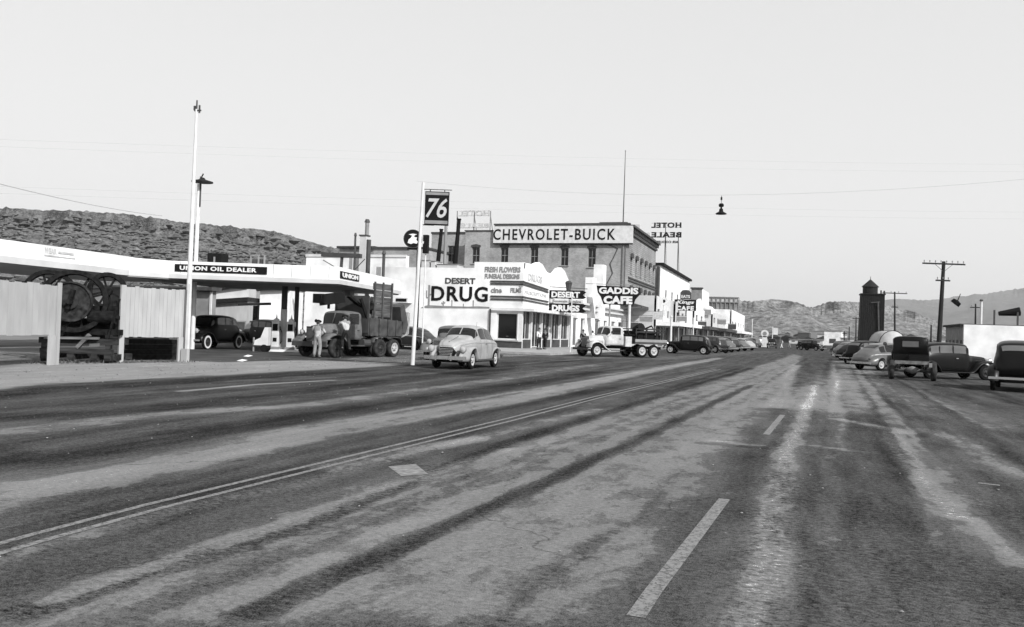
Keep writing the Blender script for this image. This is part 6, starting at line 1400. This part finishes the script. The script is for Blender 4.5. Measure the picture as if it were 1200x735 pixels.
# ================================================================== people
def skin_mesh(name, verts, edges, radii, root, m, parent, sub=1):
    me = bpy.data.meshes.new(name); me.from_pydata(verts, edges, []); me.materials.append(m)
    o = bpy.data.objects.new(name, me); COL.objects.link(o); o.parent = parent
    md = o.modifiers.new('skin', 'SKIN'); md.use_smooth_shade = True; md.branch_smoothing = .6
    if not me.skin_vertices: bpy.context.view_layer.update()
    for i, r in enumerate(radii):
        me.skin_vertices[0].data[i].radius = (r, r) if not isinstance(r, tuple) else r; me.skin_vertices[0].data[i].use_root = (i == root)
    sb = o.modifiers.new('sub', 'SUBSURF'); sb.levels = sub; sb.render_levels = sub
    return o
def person(label, loc, face, pose, shirt, trousers, hat=None, scale=1.0, fingers=True):
    """pose: joint name -> local position (x forward, y left, z up)"""
    o = thing('person', label, 'person', loc, math.atan2(face[1], face[0])); o.scale = (scale,)*3
    J = dict(pelvis=(0,0,.94), waist=(0,0,1.08), chest=(.0,0,1.30), neck=(.0,0,1.47), head=(.02,0,1.56), crown=(.02,0,1.68),
             shL=(0,.18,1.40), elL=(-.02,.25,1.13), wrL=(.06,.26,.88), shR=(0,-.18,1.40), elR=(-.02,-.25,1.13), wrR=(.06,-.26,.88),
             hpL=(0,.09,.90), knL=(.03,.11,.49), anL=(-.02,.12,.09), hpR=(0,-.09,.90), knR=(.03,-.11,.49), anR=(-.02,-.12,.09)); J.update(pose)
    R = dict(pelvis=.14, waist=.125, chest=.155, neck=.055, head=.07, crown=.05, shL=.06, elL=.042, wrL=.03, hpL=.09, knL=.06, anL=.042, shR=.06, elR=.042, wrR=.03, hpR=.09, knR=.06, anR=.042)
    names = list(J); V = [J[n] for n in names]; I = {n: i for i, n in enumerate(names)}; rad_ = [R[n] for n in names]
    E = [('pelvis','waist'),('waist','chest'),('chest','neck'),('neck','head'),('head','crown')]
    for s in 'LR': E += [('chest','sh'+s),('sh'+s,'el'+s),('el'+s,'wr'+s),('pelvis','hp'+s),('hp'+s,'kn'+s),('kn'+s,'an'+s)]
    E = [(I[a], I[b]) for a, b in E]
    for s, sg in (('L', 1), ('R', -1)):
        an = Vector(J['an'+s]); V.append(tuple(an+Vector((.16,sg*.02,-.05)))); rad_.append(.032); E.append((I['an'+s], len(V)-1))
        w = Vector(J['wr'+s]); d = (w-Vector(J['el'+s])).normalized(); pm_ = w+d*.08; V.append(tuple(pm_)); rad_.append(.03); pi_ = len(V)-1; E.append((I['wr'+s], pi_))
        if fingers:
            sd = d.cross(Vector((1,0,0)));  sd = sd.normalized() if sd.length > .1 else Vector((0,1,0))
            curl = Vector((.4,0,-.25))
            for k, L in enumerate((.07,.082,.075,.06)):
                b = pm_+sd*((k-1.5)*.019)+d*.02; m1 = b+d*L*.5; m2 = m1+(d+curl).normalized()*L*.5
                V.extend([tuple(b), tuple(m1), tuple(m2)]); rad_.extend([.010,.009,.007]); n_ = len(V); E += [(pi_, n_-3), (n_-3, n_-2), (n_-2, n_-1)]
            b = w+d*.03+sd*.03; V.extend([tuple(b), tuple(b+d*.04+sd*.025)]); rad_.extend([.012,.009]); n_ = len(V); E += [(I['wr'+s], n_-2), (n_-2, n_-1)]
    skin_mesh('body', V, E, rad_, I['pelvis'], SKIN, o)
    # head, face, hair
    hd_ = Vector(J['crown'])-Vector(J['neck']); hc = Vector(J['head'])+hd_.normalized()*.05; mb = MB().lathe([(0,-.125),(.045,-.115),(.062,-.07),(.075,-.01),(.078,.04),(.065,.09),(.035,.118),(0,.125)], 16, hc, hd_)
    h = obj('head', mb, SKIN, o, True); fz = Vector((1,0,0))
    obj('nose', MB().bar(hc+Vector((.07,0,.01)), hc+Vector((.1,0,-.03)), .02), SKIN, h); obj('ear', MB().obox(hc+Vector((0,.08,-.01)), (.03,.015,.05)), SKIN, h); obj('ear', MB().obox(hc+Vector((0,-.08,-.01)), (.03,.015,.05)), SKIN, h)
    for s in (1, -1): obj('eye', MB().obox(hc+Vector((.073,s*.028,.015)), (.008,.018,.01)), HAIR, h)
    obj('mouth', MB().obox(hc+Vector((.07,0,-.06)), (.008,.04,.008)), DGREY, h)
    obj('back_hair', MB().lathe([(.0,-.1),(.05,-.09),(.07,-.04),(.08,.03)], 12, hc+Vector((-.02,0,0)), hd_), HAIR, h, True)
    obj('hair', MB().lathe([(.083,.0),(.088,.05),(.074,.1),(.04,.13),(0,.137)], 16, hc+Vector((-.012,0,0)), hd_), HAIR if not hat else hat, h, True)
    if hat: obj('hat_brim', MB().lathe([(.08,.06),(.15,.055),(.15,.065),(.08,.075)], 20, hc, hd_), hat, h)
    # clothing
    def cl(nm, names_, edges, rr, root, m):
        ix = {n: i for i, n in enumerate(names_)}; skin_mesh(nm, [J[n] for n in names_], [(ix[a], ix[b]) for a, b in edges], rr, ix[root], m, o)
    for s in 'LR':
        el = Vector(J['el'+s]); wr = Vector(J['wr'+s]); J['cu'+s] = tuple(el.lerp(wr, .75)); kn = Vector(J['kn'+s]); an = Vector(J['an'+s]); J['hm'+s] = tuple(kn.lerp(an, .97))
    cl('shirt', ['waist','chest','shL','elL','cuL','shR','elR','cuR','pelvis'], [('pelvis','waist'),('waist','chest'),('chest','shL'),('shL','elL'),('elL','cuL'),('chest','shR'),('shR','elR'),('elR','cuR')], [.15,.18,.085,.06,.048,.085,.06,.048,.15], 'waist', shirt)
    cl('trousers', ['pelvis','hpL','knL','hmL','hpR','knR','hmR','waist'], [('pelvis','hpL'),('hpL','knL'),('knL','hmL'),('pelvis','hpR'),('hpR','knR'),('knR','hmR'),('pelvis','waist')], [.165,.115,.085,.07,.115,.085,.07,.135], 'pelvis', trousers)
    for s in 'LR': an = Vector(J['an'+s]); obj('shoe', MB().lathe([(0,-.1),(.045,-.09),(.05,0),(.045,.14),(.02,.19),(0,.195)], 10, (an.x+.02, an.y, .05), (1,0,0)), HAIR, o, True)
    return o
p = at(371, 421, 39.2)
person('man in pale shirt and khakis, back turned, at the dump truck grille', (p.x, p.y, 0), cvec(.25, .97), dict(elL=(.1,.3,1.2), wrL=(.34,.22,1.28), elR=(.12,-.29,1.16), wrR=(.36,-.2,1.2), knR=(.05,-.13,.49), anR=(-.06,-.14,.09), head=(.05,.02,1.55), crown=(.09,.03,1.66)), CLOTHL, CLOTHM, HAIR, 1.03)
p = at(404, 419.5, 39.7)
person('man in pale shirt on the truck running board, leaning to the cab window', (p.x, p.y, .42), cvec(-.45, .9), dict(pelvis=(-.1,0,.86), waist=(-.02,0,1.02), chest=(.1,0,1.22), neck=(.17,0,1.38), head=(.2,0,1.46), crown=(.24,0,1.57), shL=(.12,.17,1.32), shR=(.12,-.17,1.32), elL=(.33,.24,1.14), wrL=(.5,.16,1.25), elR=(.3,-.25,1.1), wrR=(.48,-.18,1.2), hpL=(-.1,.09,.82), hpR=(-.1,-.09,.82), knL=(.12,.12,.48), anL=(.02,.12,.09), knR=(-.12,-.12,.42), anR=(-.3,-.14,.06)), CLOTHL, CLOTHD, HAIR, 1.0)
def walk(px, D, label, face, shirt, tr, hat=None, sc=1.0, z=0, k=1):
    p = at(px, 405, D); return person(label, (p.x, p.y, z), face, dict(knL=(.12*k,.11,.5), anL=(.22*k,.11,.1), knR=(-.05*k,-.11,.48), anR=(-.25*k,-.11,.13), elL=(-.12*k,.25,1.15), wrL=(-.05*k,.26,.9), elR=(.06*k,-.25,1.14), wrR=(.2*k,-.25,.93)), shirt, tr, hat, sc, False)
walk(631.5, 67.5, 'man in pale shirt and dark trousers standing at the drug store door', (.9,-.45), CLOTHW, CLOTHD, None, 1.0, .15, .2)
walk(638.5, 69, 'dark-dressed person beside the man at the drug store door', (-.3,-.95), CLOTHD, CLOTHD, HAIR, .98, .15, .3)
walk(683, 74, 'dark-dressed person by the cafe wall near the flatbed truck', (.3,-.95), CLOTHD, CLOTHD, HAIR, 1.0, .15, .3)
walk(916, 150, 'person in white crossing the far end of the street', (-.9,-.3), CLOTHW, CLOTHW, None, 1.0)
walk(925, 165, 'person in pale clothes right of the white-dressed walker, far away', (.9,-.3), CLOTHL, CLOTHM, None, 1.0)

# ------------------------------------------------------------------ thin desert haze (sky stays outside)
hz_m = bpy.data.materials.new('haze_air'); hz_m.use_nodes = True; nt = hz_m.node_tree; nt.nodes.clear()
pv = nt.nodes.new('ShaderNodeVolumePrincipled'); pv.inputs['Color'].default_value = (.95,.95,.95,1); pv.inputs['Density'].default_value = 7e-5; pv.inputs['Anisotropy'].default_value = .2
mo = nt.nodes.new('ShaderNodeOutputMaterial'); nt.links.new(pv.outputs[0], mo.inputs['Volume'])
tag(obj('haze', MB().box(-9500, 9500, -500, 16500, -1.5, 900), hz_m), kind='stuff')
